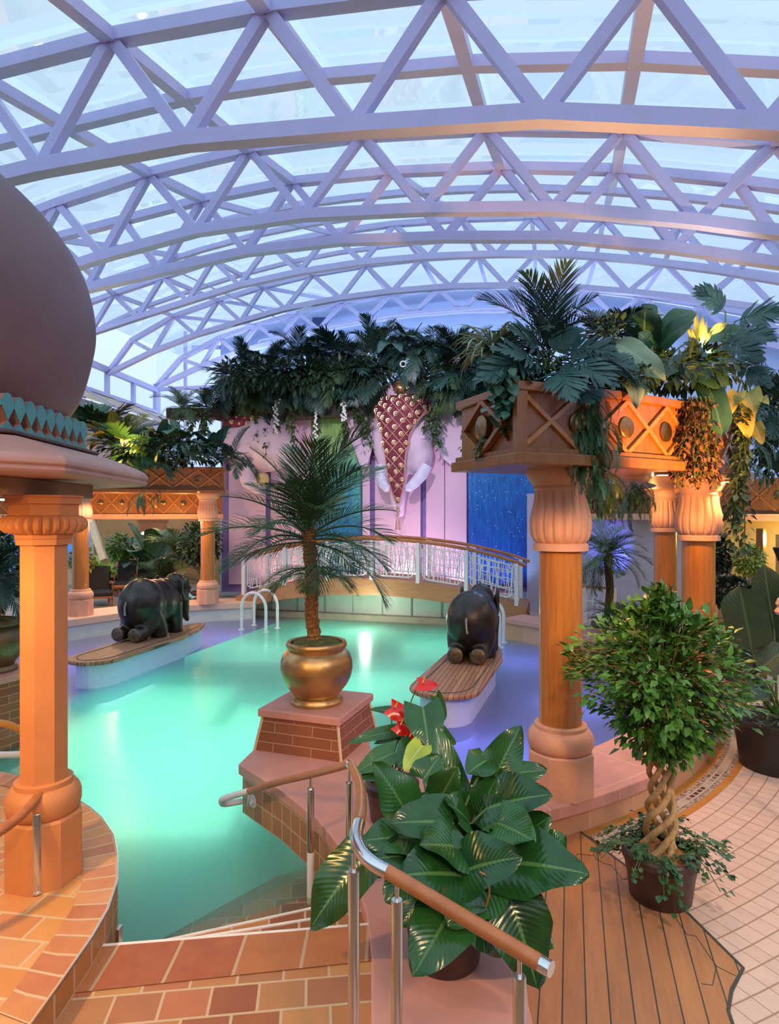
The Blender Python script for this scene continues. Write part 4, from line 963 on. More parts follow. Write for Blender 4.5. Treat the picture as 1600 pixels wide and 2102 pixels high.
mb.sph(MU(826, 815, 0.30), (0.70, 0.6, 0.5), 24, 16, WR)
mb.sph(MU(866, 945, 0.42), (0.28, 0.40, 0.50), 24, 16, WR @ Matrix.Rotation(0.5, 3, 'Y')); mb.sph(MU(790, 945, 0.42), (0.20, 0.36, 0.45), 24, 16, WR)
mb.tube([MU(824, 870, 0.62), MU(818, 930, 0.60), MU(815, 985, 0.48), MU(818, 1032, 0.38), MU(822, 1062, 0.30)], [0.62, 0.42, 0.30, 0.22, 0.12], 24)
organic(mb, 'head', m_ele, r, 0.06, 10, 0.6)
for pts, nm in (([(770,800),(726,806),(709,842),(714,890),(728,925),(742,962),(755,958),(768,910),(775,850)], 'ear'), ([(890,800),(950,792),(976,830),(978,880),(962,905),(950,940),(935,962),(908,940),(893,905),(884,850)], 'ear')):
    m_ = len(pts); f_ = [MU(x, y, 0.46) for x, y in pts]; b_ = [MU(x, y, 0.20) for x, y in pts]
    MB().add(f_+b_, [tuple(range(m_)), tuple(range(2*m_-1, m_-1, -1))]+[(q, m_+q, m_+(q+1) % m_, (q+1) % m_) for q in range(m_)], smooth=False).build(nm, m_ele, r, bev=0.07)
for pts in ([(784,955),(783,975),(788,995),(796,1004)], [(876,955),(866,975),(850,993),(838,1003)]):
    MB().tube([MU(x, y, 0.62+0.05*i) for i, (x, y) in enumerate(pts)]+[MU(pts[-1][0]+(1 if pts[0][0] < 800 else -4), pts[-1][1]+4, 0.8)], [0.17, 0.17, 0.15, 0.12, 0.04], 16).build('tusk', plain('pale_lilac_tusk', (0.68,0.66,0.84), 0.5), r)
for cx in (771, 868):
    MB().sph(MU(cx, 898 if cx < 800 else 897, 0.72 if cx < 800 else 0.82), (0.10, 0.06, 0.06), 14, 10, WR).build('eye', m_ele, r)
# caparison cloth
rows = [(812,776,878),(817,772,881),(828,771,882),(838,770,883),(845,770,882),(852,772,869),(860,774,862),(867,777,856),(882,782,846),(897,785,840),(912,786,839),(927,790,834),(944,792,832),(960,794,831),(984,798,831),(1008,805,827),(1022,810,823),(1034,815,819)]
def offc(y):
    t = [(812,1.0),(828,1.16),(845,1.24),(870,1.30),(900,1.22),(930,1.12),(960,1.02),(1000,0.84),(1034,0.70)]
    for (a, p), (b, q) in zip(t, t[1:]):
        if y <= b: return p+(q-p)*(y-a)/(b-a)
    return t[-1][1]
def lim(y):
    for (a, l, rr), (b, l2, r2) in zip(rows, rows[1:]):
        if a <= y <= b:
            k = (y-a)/(b-a); return l+(l2-l)*k, rr+(r2-rr)*k
    return None
def cl(x, y, ex=0.0):
    l, rr = lim(min(1033.9, max(812.1, y))); u = (x-(l+rr)/2)/max(1, (rr-l)/2)
    wd = (rr-l)*S/2; return MU(x, y, offc(y)-0.42*wd*u*u+ex)
vs = []; fs = []; nu = 12
for (y, l, rr) in rows:
    for i in range(nu+1): vs.append(cl(l+(rr-l)*i/nu, y))
for j in range(len(rows)-1):
    for i in range(nu): b = j*(nu+1)+i; fs.append((b, b+1, b+nu+2, b+nu+1))
m_maroon = plain('maroon_cloth', (0.20,0.035,0.055), 0.8, var=0.2, scale=10)
o = MB().add(vs, fs).build('cloth', m_maroon, r, closed=False); so = o.modifiers.new('thick', 'SOLIDIFY'); so.thickness = 0.03; so.offset = 0
cord = MB()
m_gold = plain('gold_bead', (0.75,0.50,0.28), 0.28, 0.9, var=0.1)
for sg in (-1, 1):
    for c in range(-20, 30):
        seg = []
        for i in range(200):
            x = 768+i*0.6; y = 905+c*31+sg*1.13*(x-820)
            L_ = lim(y) if 812 < y < 1034 else None
            if L_ and L_[0] <= x <= L_[1]: seg.append((x, y))
        if len(seg) > 4:
            q = seg[::6]+[seg[-1]]; cord.tube([cl(x, y, 0.035) for x, y in q], 0.012, 5)
cord.tube([cl(l, y, 0.02) for y, l, rr in rows], 0.022, 5); cord.tube([cl(rr, y, 0.02) for y, l, rr in rows], 0.022, 5)
cord.build('cord_lattice', plain('pink_cord', (0.60,0.30,0.27), 0.7), r)
studs = [(460,410),(520,410),(575,430),(660,395),(730,425),(810,405),(870,445),(950,430),(440,470),(490,495),(635,470),(785,475),(390,550),(540,540),(700,520),(915,515),(425,590),(605,580),(845,565),(460,625),(765,600),(520,658),(680,655),(815,670),(425,708),(590,725),(748,730),(447,757),(510,815),(662,803),(465,908),(583,898),(715,900),(510,990),(660,985),(590,1077),(530,1153),(660,1147),(605,1217),(555,1300),(672,1300),(620,1370),(625,1520)]
stud_me = None
for X, Y in studs:
    x, y = 700+X/5.333, 740+Y/5.333
    l, rr = lim(min(1033, max(813, y))); x = min(rr-1.5, max(l+1.5, x)); p = Vector(cl(x, y, 0.03))
    if stud_me is None:
        stud_me = MB().sph((0,0,0), 0.055, 14, 8).lathe([(0.068,-0.02),(0.068,0.008),(0.03,0.012)], 14).mesh('stud', m_gold)
        # rim faces the viewer
        stud_me.transform(Matrix.Rotation(pi/2, 4, 'X'))
    s_ = bpy.data.objects.new('stud', stud_me); COL.objects.link(s_); s_.parent = r; s_.location = p-Vector(base)
tas = MB(); p = Vector(MU(817, 1040, 0.72))
for k, rr in enumerate((0.05, 0.062, 0.05)): tas.sph(p-Vector((0,0,0.03+0.1*k)), rr, 12, 8)
tas.lathe([(0.035,-0.34),(0.05,-0.40),(0.085,-0.66)], 16, p)
tas.build('tassel', plain('rose_gold_tassel', (0.60,0.36,0.30), 0.5, 0.4), r)
ball = MB().sph(MU(823, 797, 0.85), 0.21, 24, 16); rr = random.Random(3)
for i in range(150):
    a = rr.uniform(0, 2*pi); t = math.acos(rr.uniform(-1, 1)); d = Vector((math.sin(t)*math.cos(a), math.sin(t)*math.sin(a), math.cos(t)))
    ball.sph(Vector(MU(823, 797, 0.85))+d*0.205, 0.026, 6, 4)
ball.build('crest_ball', plain('beaded_gold', (0.55,0.36,0.18), 0.35, 0.8, var=0.3), r)
# left elephant relief
base2 = MU(530, 1015, 0.2)
r = thing('elephant_relief', 'pink elephant relief at the left of the mural behind palm fronds, yellow trunk tip', 'elephant relief', base2, 'relief elephants of the mural')
mb = MB(); mb.sph(MU(545, 900, 0.2), (1.15, 0.8, 1.05), 28, 18, WR); mb.sph(MU(500, 905, 0.4), (0.62, 0.6, 0.8), 24, 16, WR)
mb.tube([MU(500, 920, 0.6), MU(503, 955, 0.6), MU(512, 990, 0.55), MU(528, 1003, 0.55), MU(538, 990, 0.6)], [0.42, 0.32, 0.26, 0.22, 0.19], 20)
organic(mb, 'head', m_ele, r, 0.06, 10, 0.6)
MB().tube([MU(536, 994, 0.6), MU(540, 982, 0.62), MU(541, 974, 0.63), MU(541, 970, 0.63)], [0.2, 0.2, 0.15, 0.04], 20).build('trunk_tip', plain('yellow_trunk_tip', (0.75,0.52,0.22), 0.5), r)
rows2 = [(836,488,522),(846,478,540),(856,468,536),(868,462,520),(880,457,500),(892,454,474)]
vs = []; fs = []
for (y, l, q) in rows2:
    for i in range(9):
        u = i/8; x = l+(q-l)*u; vs.append(MU(x, y, 1.02-0.8*(u-0.5)**2-0.010*abs(y-866)))
for j in range(len(rows2)-1):
    for i in range(8): b = j*9+i; fs.append((b, b+1, b+10, b+9))
o = MB().add(vs, fs).build('cloth', m_maroon, r, closed=False); so = o.modifiers.new('thick', 'SOLIDIFY'); so.thickness = 0.05; so.offset = -1
for x, y in ((497,843),(512,848),(487,856),(503,858),(518,858),(476,866),(492,868),(508,869),(467,878),(483,879),(460,888)):
    u = 0.5; s_ = bpy.data.objects.new('stud', stud_me); COL.objects.link(s_); s_.parent = r
    s_.location = Vector(MU(x, y, 1.02-0.010*abs(y-866)))-Vector(base2)
# blue relief at the right
b3 = MU(1250, 1160, 0.3)
r = thing('elephant_relief', 'blue lit sweeping elephant relief behind the big right column', 'elephant relief', b3, 'relief elephants of the mural')
mb = MB(); mb.tube([MU(1262, 950, 0.7), MU(1262, 985, 0.7), MU(1256, 1035, 0.7), MU(1238, 1080, 0.65), MU(1210, 1112, 0.6), MU(1190, 1125, 0.6)], [0.62, 0.60, 0.50, 0.42, 0.34, 0.28], 20)
organic(mb, 'head', m_ele, r, 0.06, 8, 0.6)
# trough of the hanging garden over the mural
tr = MB(); vs = []
p0, p1 = MU(462, 818, 0.35), MU(1010, 806, 0.35)
tr.beam([(p0[0], p0[1], 5.75), (p1[0], p1[1], 5.75)], 1.0, 0.5)
tag(tr.build('planter_trough', plain('dark_trough', (0.05,0.04,0.035), 0.7)), 'dark trough of the hanging garden along the top of the mural', 'planter')

# ================================================================== handrails
def roundrail(pts, n=8):
    P = [Vector(p) for p in pts]; out = []
    for i in range(len(P)-1):
        p0, p1, p2, p3 = P[max(i-1,0)], P[i], P[i+1], P[min(i+2,len(P)-1)]
        for s in range(n):
            t = s/n; out.append(0.5*((2*p1)+(-p0+p2)*t+(2*p0-5*p1+4*p2-p3)*t*t+(-p0+3*p1-3*p2+p3)*t**3))
    return out+[P[-1]]
def post(parent, x, y, z0, z1, mat=None, r_=0.022, whiteto=None):
    po = MB().tube([(x, y, z0), (x, y, z1-0.07), (x, y, z1-0.065)], [r_, r_, r_*0.9], 18).build('post', mat or m_chrome, parent)
    MB().tube([(x, y, z1-0.075), (x, y, z1)], r_*0.38, 10).build('post_pin', m_chrome, po)
    MB().tube([(x, y, z0), (x, y, z0+0.012)], r_*1.25, 18).build('post_foot', mat or m_chrome, po)
J = Vector((-0.245, 4.08, 1.07)); E1 = Vector(W(737, 1690, 2.70)); EL = Vector(W(727, 1748, 2.52)); EN = Vector(W(1108, 1976, 2.12)); EE = Vector(W(1132, 1990, 2.09))
r = thing('handrail', 'teak handrail with steel elbow and posts curving down from foreground beside the pool steps', 'handrail', (EL.x, EL.y, 0.30))
a = EL+(EN-EL).normalized()*0.16
MB().tube(roundrail([a, a+(EN-a)*0.5, EN]), 0.027, 20).build('wooden_rail', m_rail, r)
MB().tube([EN, EE], 0.0262, 20).build('end_ferrule', m_chrome, r, sharp=30)
EB = EL+(EL-(E1+a)/2)*0.35
MB().tube([E1*(1-k/14)**2+EB*(2*(k/14)*(1-k/14))+a*(k/14)**2 for k in range(15)], 0.0275, 20).build('elbow', m_chrome, r)
MB().tube(roundrail([E1, Vector(W(742, 1655, 3.0)), Vector(W(740, 1615, 3.45)), Vector(W(729, 1586, 3.85)), J]), 0.027, 20).build('wooden_rail', m_rail, r)
MB().tube([J+Vector((0.01,-0.05,0)), J+Vector((-0.02,0.05,-0.01))], 0.0275, 18).build('joint_ferrule', m_chrome, r)
q = [J+Vector((-0.02,0.04,-0.01)), Vector(W(680, 1579, 4.4)), Vector(W(638, 1590, 4.72)), Vector(W(570, 1606, 5.15)), Vector(W(511, 1624, 5.55))]
MB().tube(roundrail(q), 0.027, 20).build('wooden_rail', m_rail, r)
we = [q[-1], Vector(W(480, 1633, 5.62)), Vector(W(459, 1640, 5.66)), Vector(W(455, 1646, 5.70)), Vector(W(462, 1650, 5.78)), Vector(W(495, 1645, 5.92))]
MB().tube(roundrail(we, 6), 0.028, 18).build('white_end', m_white, r)
dc = Vector(W(522, 1644, 5.90))
MB().tube([dc+Vector((0.02,0.02,0)), dc, dc-Vector((0.012,0.02,0))], [0.062,0.062,0.055], 24).build('wall_flange', m_white, r)
MB().tube(roundrail([dc, dc-Vector((0.03,0.10,0)), Vector(W(511, 1628, 5.60))-Vector((0,0,0.05)), Vector(W(511, 1626, 5.57))], 5), 0.012, 10).build('bracket', m_white, r)
post(r, EL.x-0.002, EL.y+0.02, 0.30, EL.z-0.02, None, 0.024)
def onr(A, B, px):                                    # rail point seen in the column px
    for k in range(1001):
        p = A+(B-A)*k/1000
        if CX+p.x/p.y*F >= px: return p
    return B
for px in (815, 1067):
    p = onr(a, EN, px); post(r, p.x, p.y, 0.30, p.z-0.02, None, 0.0225)
p = Vector(W(638, 1592, 4.72)); 
MB().tube([(p.x, p.y, 0.16), (p.x, p.y, p.z-0.10), (p.x, p.y, p.z-0.095)], [0.027,0.027,0.024], 18).build('post', m_chrome, r)
MB().tube([(p.x, p.y, p.z-0.10), (p.x, p.y, p.z-0.01)], 0.010, 10).build('post_pin', m_chrome, r)
MB().tube([(p.x, p.y, -0.34), (p.x, p.y, 0.17)], 0.0275, 18).build('white_post_foot', m_white, r)
p = Vector(W(717, 1620, 4.02)); post(r, p.x, p.y, 0.30, J.z-0.02, None, 0.022)
# left rail
L0 = Vector((-2.11, 3.87, 1.03)); 
r = thing('handrail', 'curved teak handrail end on a steel post before the orange pillar', 'handrail', (-2.09, 3.74, 0.45))
MB().tube(roundrail([L0, Vector((-2.095,3.80,1.015)), Vector((-2.09,3.68,0.99)), Vector((-2.11,3.50,0.965)), Vector((-2.2,3.28,0.945)), Vector((-2.4,3.0,0.93))]), [0.018]+[0.027]*36+[0.027]*4, 18).build('wooden_rail', m_rail, r)
post(r, -2.085, 3.745, 0.45, 0.985, None, 0.027)
r = thing('handrail', 'golden wooden stair rail with white end at the far left edge', 'handrail', (-3.6, 5.35, 0.44))
MB().tube(roundrail([(-3.6,5.1,0.98), (-3.32,5.4,0.90), (-3.22,5.62,0.72), (-3.2,5.8,0.5)]), 0.03, 16).build('wooden_rail', plain('golden_rail', (0.62,0.28,0.05), 0.3, coat=0.5), r)
MB().tube(roundrail([(-3.5,5.6,0.55), (-3.35,5.75,0.5), (-3.2,5.8,0.52)]), 0.03, 14).build('white_end', m_white, r)
MB().tube([(-3.45,5.3,0.43),(-3.45,5.3,0.95)], 0.022, 12).build('post', m_chrome, r)
# small rail behind the ficus
r = thing('handrail', 'sloping brown handrail behind the ficus, in front of the dark pot', 'handrail', (4.3, 7.6, 0))
A, B = Vector(W(1484, 1398, 8.0)), Vector(W(1541, 1462, 7.55))
MB().tube(roundrail([A-Vector((0.35,-0.35,-0.06)), A, B, B+Vector((0.05,-0.08,-0.14))]), 0.028, 14).build('wooden_rail', m_rail, r)
MB().tube([(A.x, A.y, 0), (A.x, A.y, A.z)], 0.02, 12).build('post', m_chrome, r)
MB().tube([(B.x, B.y, 0), (B.x, B.y, B.z)], 0.02, 12).build('post', m_chrome, r)

# ================================================================== pool ladders
def ladder(label, legs, h=0.92):
    c = sum((Vector((*l[0], 0)) for l in legs), Vector())/len(legs)
    r = thing('pool_ladder', label, 'pool ladder', (c.x, c.y, -0.16), 'white pool ladders')
    for a, b in legs:
        A, B = Vector((*a, 0)), Vector((*b, 0)); d = B-A; rad = d.length/2; pts = [Vector((A.x, A.y, -0.6)), Vector((A.x, A.y, h-0.16-rad))]
        for i in range(1, 12):
            t = pi*i/12; p = A+d*(0.5-0.5*math.cos(t)); pts.append(Vector((p.x, p.y, h-0.16-rad+rad*math.sin(t))))
        pts += [Vector((B.x, B.y, h-0.16-rad)), Vector((B.x, B.y, -0.6))]
        MB().tube(pts, 0.035, 12).build('rail', m_white, r)
        for p in (A, B):
            MB().tube([(p.x, p.y, -0.162), (p.x, p.y, -0.148)], 0.075, 16).build('collar', m_white, r)
    A, B = Vector((*legs[0][1], -0.4)), Vector((*legs[1][1], -0.4))
    MB().bar(A, B, 0.10, 0.03).build('tread', m_white, r)
ladder('white tube pool ladder left of the palm trunk, near the bridge', [((-3.60,15.4), (-2.94,15.05)), ((-3.42,15.98), (-2.76,15.58))])
ladder('white tube pool ladder partly hidden behind the right elephant', [((1.75,13.7), (2.33,13.35)), ((1.93,14.2), (2.50,13.85))])

# ================================================================== left background
def solid(name, p, d, mat, parent=None, rz=0): return MB().box(p, d, rz).build(name, mat, parent)
m_winb = glassm('blue_dusk_pane', (0.10,0.34,0.62), (0.6,0.8,1), 1.4, 0.03)
wl = [(-16.5, 16.0), (-9.3, 20.9), (-5.2, 20.9)]
struct('wall_left_rear', MB().beam([(-11.3, 24.2, 1.6), (-5.6, 23.6, 1.6)], 0.15, 3.2), plain('amber_rear_wall', (0.50,0.27,0.10), 0.7, var=0.1), 'amber lit rear wall below the left balcony')
mb = MB(); mb.beam([(-17.1, 19.5, 2.9), (-11.3, 24.1, 2.9)], 0.15, 0.8); mb.beam([(-17.1, 19.5, 0.3), (-11.3, 24.1, 0.3)], 0.15, 0.6)
for k in (0, 0.2, 0.4, 0.6, 0.72, 0.86, 1.0): mb.bar((-17.1+5.8*k, 19.5+4.6*k, 0), (-17.1+5.8*k, 19.5+4.6*k, 3), 0.14, 0.14, (1,0,0))
struct('window_4', mb, plain('cream_frame', (0.66,0.58,0.42), 0.5), 'cream window frame behind the loungers')
struct('window_4_pane', MB().add([(-17.1,19.5,0.5),(-11.3,24.1,0.5),(-11.3,24.1,2.6),(-17.1,19.5,2.6)], [(0,1,2,3)], smooth=False), m_winb, 'dusk blue window panes behind the loungers', closed=False)
m_creamp = plain('cream_strut', (0.72,0.64,0.46), 0.5)
tag(MB().bar(W(186, 1070, 21.0), W(214, 1150, 20.6), 0.2, 0.2, (1,0,0)).build('slanted_strut', m_creamp), 'pale slanted strut in front of the blue window', 'strut')
r = thing('door', 'brown wooden door in the amber wall behind the floor lamp', 'door', (-8.9, 23.8, 0)); r.name = 'door_1'; r['kind'] = 'structure'; del r['category']
MB().box((-8.9, 23.84, 1.15), (0.95, 0.08, 2.3)).build('door_leaf', m_woodd, r); MB().box((-8.9, 23.84, 2.35), (1.15, 0.10, 0.1)).build('door_frame', m_woodp, r)
def lounger(label, loc, rz):
    r = thing('sun_lounger', label, 'sun lounger', loc, 'black padded sun loungers'); M_ = Matrix.Rotation(rz, 3, 'Z')
    def P(x, y, z): return Vector(loc)+M_ @ Vector((x, y, z))
    MB().beam([P(0,-0.75,0.36), P(0,-0.3,0.38), P(0,0.35,0.36)], 0.58, 0.11).build('seat_cushion', m_black, r, bev=0.03)
    MB().beam([P(0,0.33,0.38), P(0,0.50,0.72), P(0,0.66,1.06)], 0.58, 0.11, M_ @ Vector((0,-1,0))).build('back_cushion', m_black, r, bev=0.03)
    f = MB()
    for s_ in (-0.29, 0.29): f.beam([P(s_,-0.78,0.28), P(s_,0.40,0.28)], 0.05, 0.05)
    f.beam([P(-0.29,-0.76,0.28), P(0.29,-0.76,0.28)], 0.05, 0.05); f.build('frame', m_woodp, r)
    for s_ in (-0.27, 0.27):
        for y in (-0.7, 0.3): MB().bar(P(s_, y, 0), P(s_, y, 0.27), 0.045, 0.045, (1,0,0)).build('leg', m_woodp, r)
        MB().beam([P(s_*1.2,-0.25,0.62), P(s_*1.2,0.35,0.62)], 0.06, 0.03).build('armrest', m_woodp, r)
        MB().bar(P(s_*1.2,-0.2,0.3), P(s_*1.2,-0.2,0.62), 0.03, 0.03, (1,0,0)).build('armrest_post', m_woodp, r)
def gl(px, py): x, y, z = G(px, py, 0.0); return (x, y, 0.0)
lounger('black lounger beside the left ledge column, backrest tallest in the row', gl(205, 1240), 0.5)
lounger('black lounger behind the left elephant, middle of the row', gl(258, 1219), 0.3)
lounger('black lounger behind the left elephant, rightmost of the row', gl(296, 1213), 0.2)
r = thing('floor_lamp', 'slim floor lamp with white shade behind the left elephant', 'lamp', gl(300, 1205))
b = Vector(gl(300, 1205)); zs = 2.7-(1097-CY)*b.y/F
MB().lathe([(0.16,0),(0.16,0.03),(0.02,0.04)], 20, b).build('base', m_brass, r); MB().tube([b, b+Vector((0,0,zs))], 0.015, 8).build('pole', m_brass, r)
MB().lathe([(0.24,0),(0.10,0.10)], 24, (b.x, b.y, zs)).build('lamp_shade', emit('lit_shade', (1,0.9,0.7), 2.5), r)
for i, (x, y) in enumerate(((222, 1222), (245, 1232))):
    p = gl(x, y); r = thing('side_table', ['small round wooden side table between the two left loungers', 'low wooden side table in front of the middle lounger'][i], 'side table', p, 'wooden side tables')
    MB().lathe([(0.22,0.40),(0.23,0.42),(0.22,0.44)], 24, p).build('table_top', m_rail, r)
    MB().tube([p, (p[0], p[1], 0.41)], 0.03, 10).build('leg', m_rail, r)
# right background
r = thing('door', 'lit wooden door at the right edge', 'door', W(1600, 1200, 11.4)); r.name = 'door_2'; r['kind'] = 'structure'; del r['category']
p = Vector(W(1592, 1150, 11.3))
MB().box((p.x+0.35, p.y-0.35, 1.15), (1.0, 0.07, 2.3), -0.95).build('door_leaf', plain('lit_oak_door', (0.62,0.40,0.16), 0.4), r)
MB().box((p.x-0.12, p.y+0.22, 1.2), (0.12, 0.12, 2.4), -0.95).build('door_frame', m_woodd, r)
o = thing('wall_lamp', 'dark cone wall lamp beside the lit door at the right edge', 'lamp', W(1597, 1140, 10.8))
MB().lathe([(0.01,-0.22),(0.09,0.0),(0.085,0.01)], 20, W(1599, 1125, 10.8)).build('cone', m_bronze, o)
for i, (x, y) in enumerate(((1500, 1262), (1535, 1275))):
    lounger(['black lounger in the dark at the right rear, left one of two', 'black lounger in the dark at the right rear, behind the broad leaf'][i], gl(x, y-8), -0.9)
r = thing('low_railing', 'white lattice railing end behind the big right column, below the small palm', 'railing', (4.3, 14.2, 0))
f = MB(); A, B = Vector((3.9, 14.75, 0)), Vector((5.0, 14.1, 0)); t = (B-A)
f.beam([A+Vector((0,0,1.0)), B+Vector((0,0,1.0))], 0.07, 0.05); f.build('handrail', m_rail, r)
for k in (0, 0.5, 1.0): MB().bar(A+t*k, A+t*k+Vector((0,0,1.0)), 0.08, 0.08, (1,0,0)).build('post', m_white2, r)
g_ = MB()
for k in range(12): g_.tube([A+t*(k/12)+Vector((0,0,0.1)), A+t*((k+rnd.uniform(0.5,1.5))/12)+Vector((0,0,0.95))], 0.012, 5)
for z in (0.12, 0.4, 0.68, 0.92): g_.tube([A+Vector((0,0,z)), B+Vector((0,0,z))], 0.012, 5)
g_.build('railing_panel', m_white2, r)
r = thing('stone_post', 'pink stone finial post at the right edge of the picture', 'post', (3.44, 5.5, 0))
MB().lathe([(0.03,0),(0.03,1.80),(0.07,1.81),(0.085,1.835),(0.07,1.86),(0.06,1.87),(0.075,1.90),(0.06,1.945),(0.02,1.97)], 24, (3.44, 5.5, 0)).build('shaft', m_colst, r) 
r = thing('lantern', 'small copper bell lantern on the ledge behind the ficus', 'lantern', (2.48, 6.18, 0.30))
MB().lathe([(0.075,0.0),(0.085,0.012),(0.075,0.05),(0.05,0.09),(0.02,0.11),(0.012,0.13)], 24, (2.48, 6.18, 0.30)).build('bell', plain('copper', (0.75,0.22,0.07), 0.25, 0.9), r)
MB().tube([(2.42, 6.2, 0.32), (2.42, 6.2, 0.85)], 0.014, 8).build('stem', plain('red_enamel', (0.5,0.03,0.015), 0.3), r)
# ================================================================== foliage
m_palm = leafm('palm_green', (0.018,0.050,0.018), (0.085,0.165,0.05), 0.42)
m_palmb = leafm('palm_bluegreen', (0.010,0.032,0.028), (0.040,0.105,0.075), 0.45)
m_philo = leafm('philodendron_green', (0.008,0.040,0.010), (0.030,0.115,0.022), 0.2, (0.09,0.19,0.05))
m_broad = leafm('broad_green', (0.012,0.045,0.022), (0.045,0.13,0.05), 0.34, (0.10,0.20,0.08))
m_blueg = leafm('blue_green', (0.012,0.045,0.042), (0.045,0.12,0.10), 0.4, (0.07,0.16,0.13))
m_gold_l = leafm('golden_green', (0.20,0.19,0.02), (0.55,0.42,0.06), 0.4, (0.55,0.45,0.15))
m_pale = leafm('pale_green', (0.16,0.22,0.12), (0.32,0.40,0.22), 0.45, (0.4,0.45,0.3))
m_strap = leafm('striped_pale_green', (0.22,0.32,0.20), (0.50,0.58,0.42), 0.45)
m_ficus = leafm('ficus_green', (0.03,0.11,0.018), (0.16,0.34,0.05), 0.28)
m_ivy = leafm('ivy_green', (0.015,0.06,0.02), (0.06,0.15,0.05), 0.4)
m_vine = leafm('vine_olive', (0.03,0.06,0.025), (0.11,0.16,0.06), 0.5)
m_lime = leafm('lime_green', (0.12,0.22,0.02), (0.40,0.50,0.06), 0.4, (0.5,0.55,0.2))
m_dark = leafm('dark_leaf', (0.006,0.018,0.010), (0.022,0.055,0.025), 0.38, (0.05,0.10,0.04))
m_moss = plain('dry_brown_moss', (0.20,0.085,0.03), 0.9, var=0.4, scale=20)
m_stem = plain('green_stem', (0.07,0.12,0.03), 0.5, var=0.3)
m_bark = plain('braided_tan_bark', (0.42,0.26,0.11), 0.7, var=0.3, scale=25, bump=0.3, bscale=60)
m_ptrunk = plain('fibrous_palm_trunk', (0.36,0.17,0.06), 0.85, var=0.5, scale=30, bump=0.8, bscale=50)
m_red = plain('glossy_red_spathe', (0.62,0.015,0.010), 0.2, var=0.1)
m_yel = plain('yellow_spadix', (0.75,0.50,0.12), 0.5)

PROF = {
 'ovate': lambda t: (math.sin(pi*min(1, t)**0.72))**0.85 if 0 < t < 1 else 0.0,
 'heart': lambda t: ((1-t)**0.62)*(0.72+1.05*min(t, 0.35)) if t < 1 else 0.0,
 'banana': lambda t: min(1.0, (t/0.12)**0.6 if t > 0 else 0)*(1-max(0, (t-0.72)/0.28)**2.0),
 'lance': lambda t: (math.sin(pi*min(1, t)**0.85))**1.1 if 0 < t < 1 else 0.0,
}
def leaf_mesh(name, mat, L, Wd, prof, droop, fold=0.25, wave=0.05, lobe=0.0, nt=12, ns=3, seed=0, stalk=0.0, a0=0.0):
    rr = random.Random(seed); mb = MB(); vs = []; uv = []; fs = []
    p = Vector((0,0,0)); a = a0; pts = []
    if stalk:
        sp = [Vector((0,0,0)), Vector((stalk*0.5*math.cos(a), 0, stalk*0.5*math.sin(a)+stalk*0.04)), Vector((stalk*math.cos(a), 0, stalk*math.sin(a)))]
        mb.tube(sp, [L*0.018, L*0.014, L*0.012], 6); p = sp[-1].copy()
    ph = rr.uniform(0, 6); 
    for i in range(nt+1):
        t = i/nt; aa = a-droop*t
        pts.append((p.copy(), aa)); p = p+Vector((math.cos(aa), 0, math.sin(aa)))*(L/nt)
    for i, (q, aa) in enumerate(pts):
        t = i/nt; w = Wd/2*max(0.004 if i else 0.02, PROF[prof](t))
        if lobe and i == 0: w = Wd/2*PROF[prof](0.0)
        nr = Vector((-math.sin(aa), 0, math.cos(aa))); tg = Vector((math.cos(aa), 0, math.sin(aa)))
        for k in range(-ns, ns+1):
            u = k/ns
            y = u*w; lift = fold*abs(u)*w-0.10*w*u*u+wave*Wd*math.sin(t*9+ph+(2 if u > 0 else 0))*u*u
            back = -lobe*L*abs(u)*max(0.0, 1-t/0.35)*(1.0)
            vs.append(q+Vector((0, y, 0))+nr*lift+tg*back); uv.append((0.5+u/2, t))
    m = 2*ns+1
    for i in range(nt):
        for k in range(m-1): fs.append((i*m+k, i*m+k+1, (i+1)*m+k+1, (i+1)*m+k))
    mb.add(vs, fs, uv)
    return mb.mesh(name, mat, closed=False)
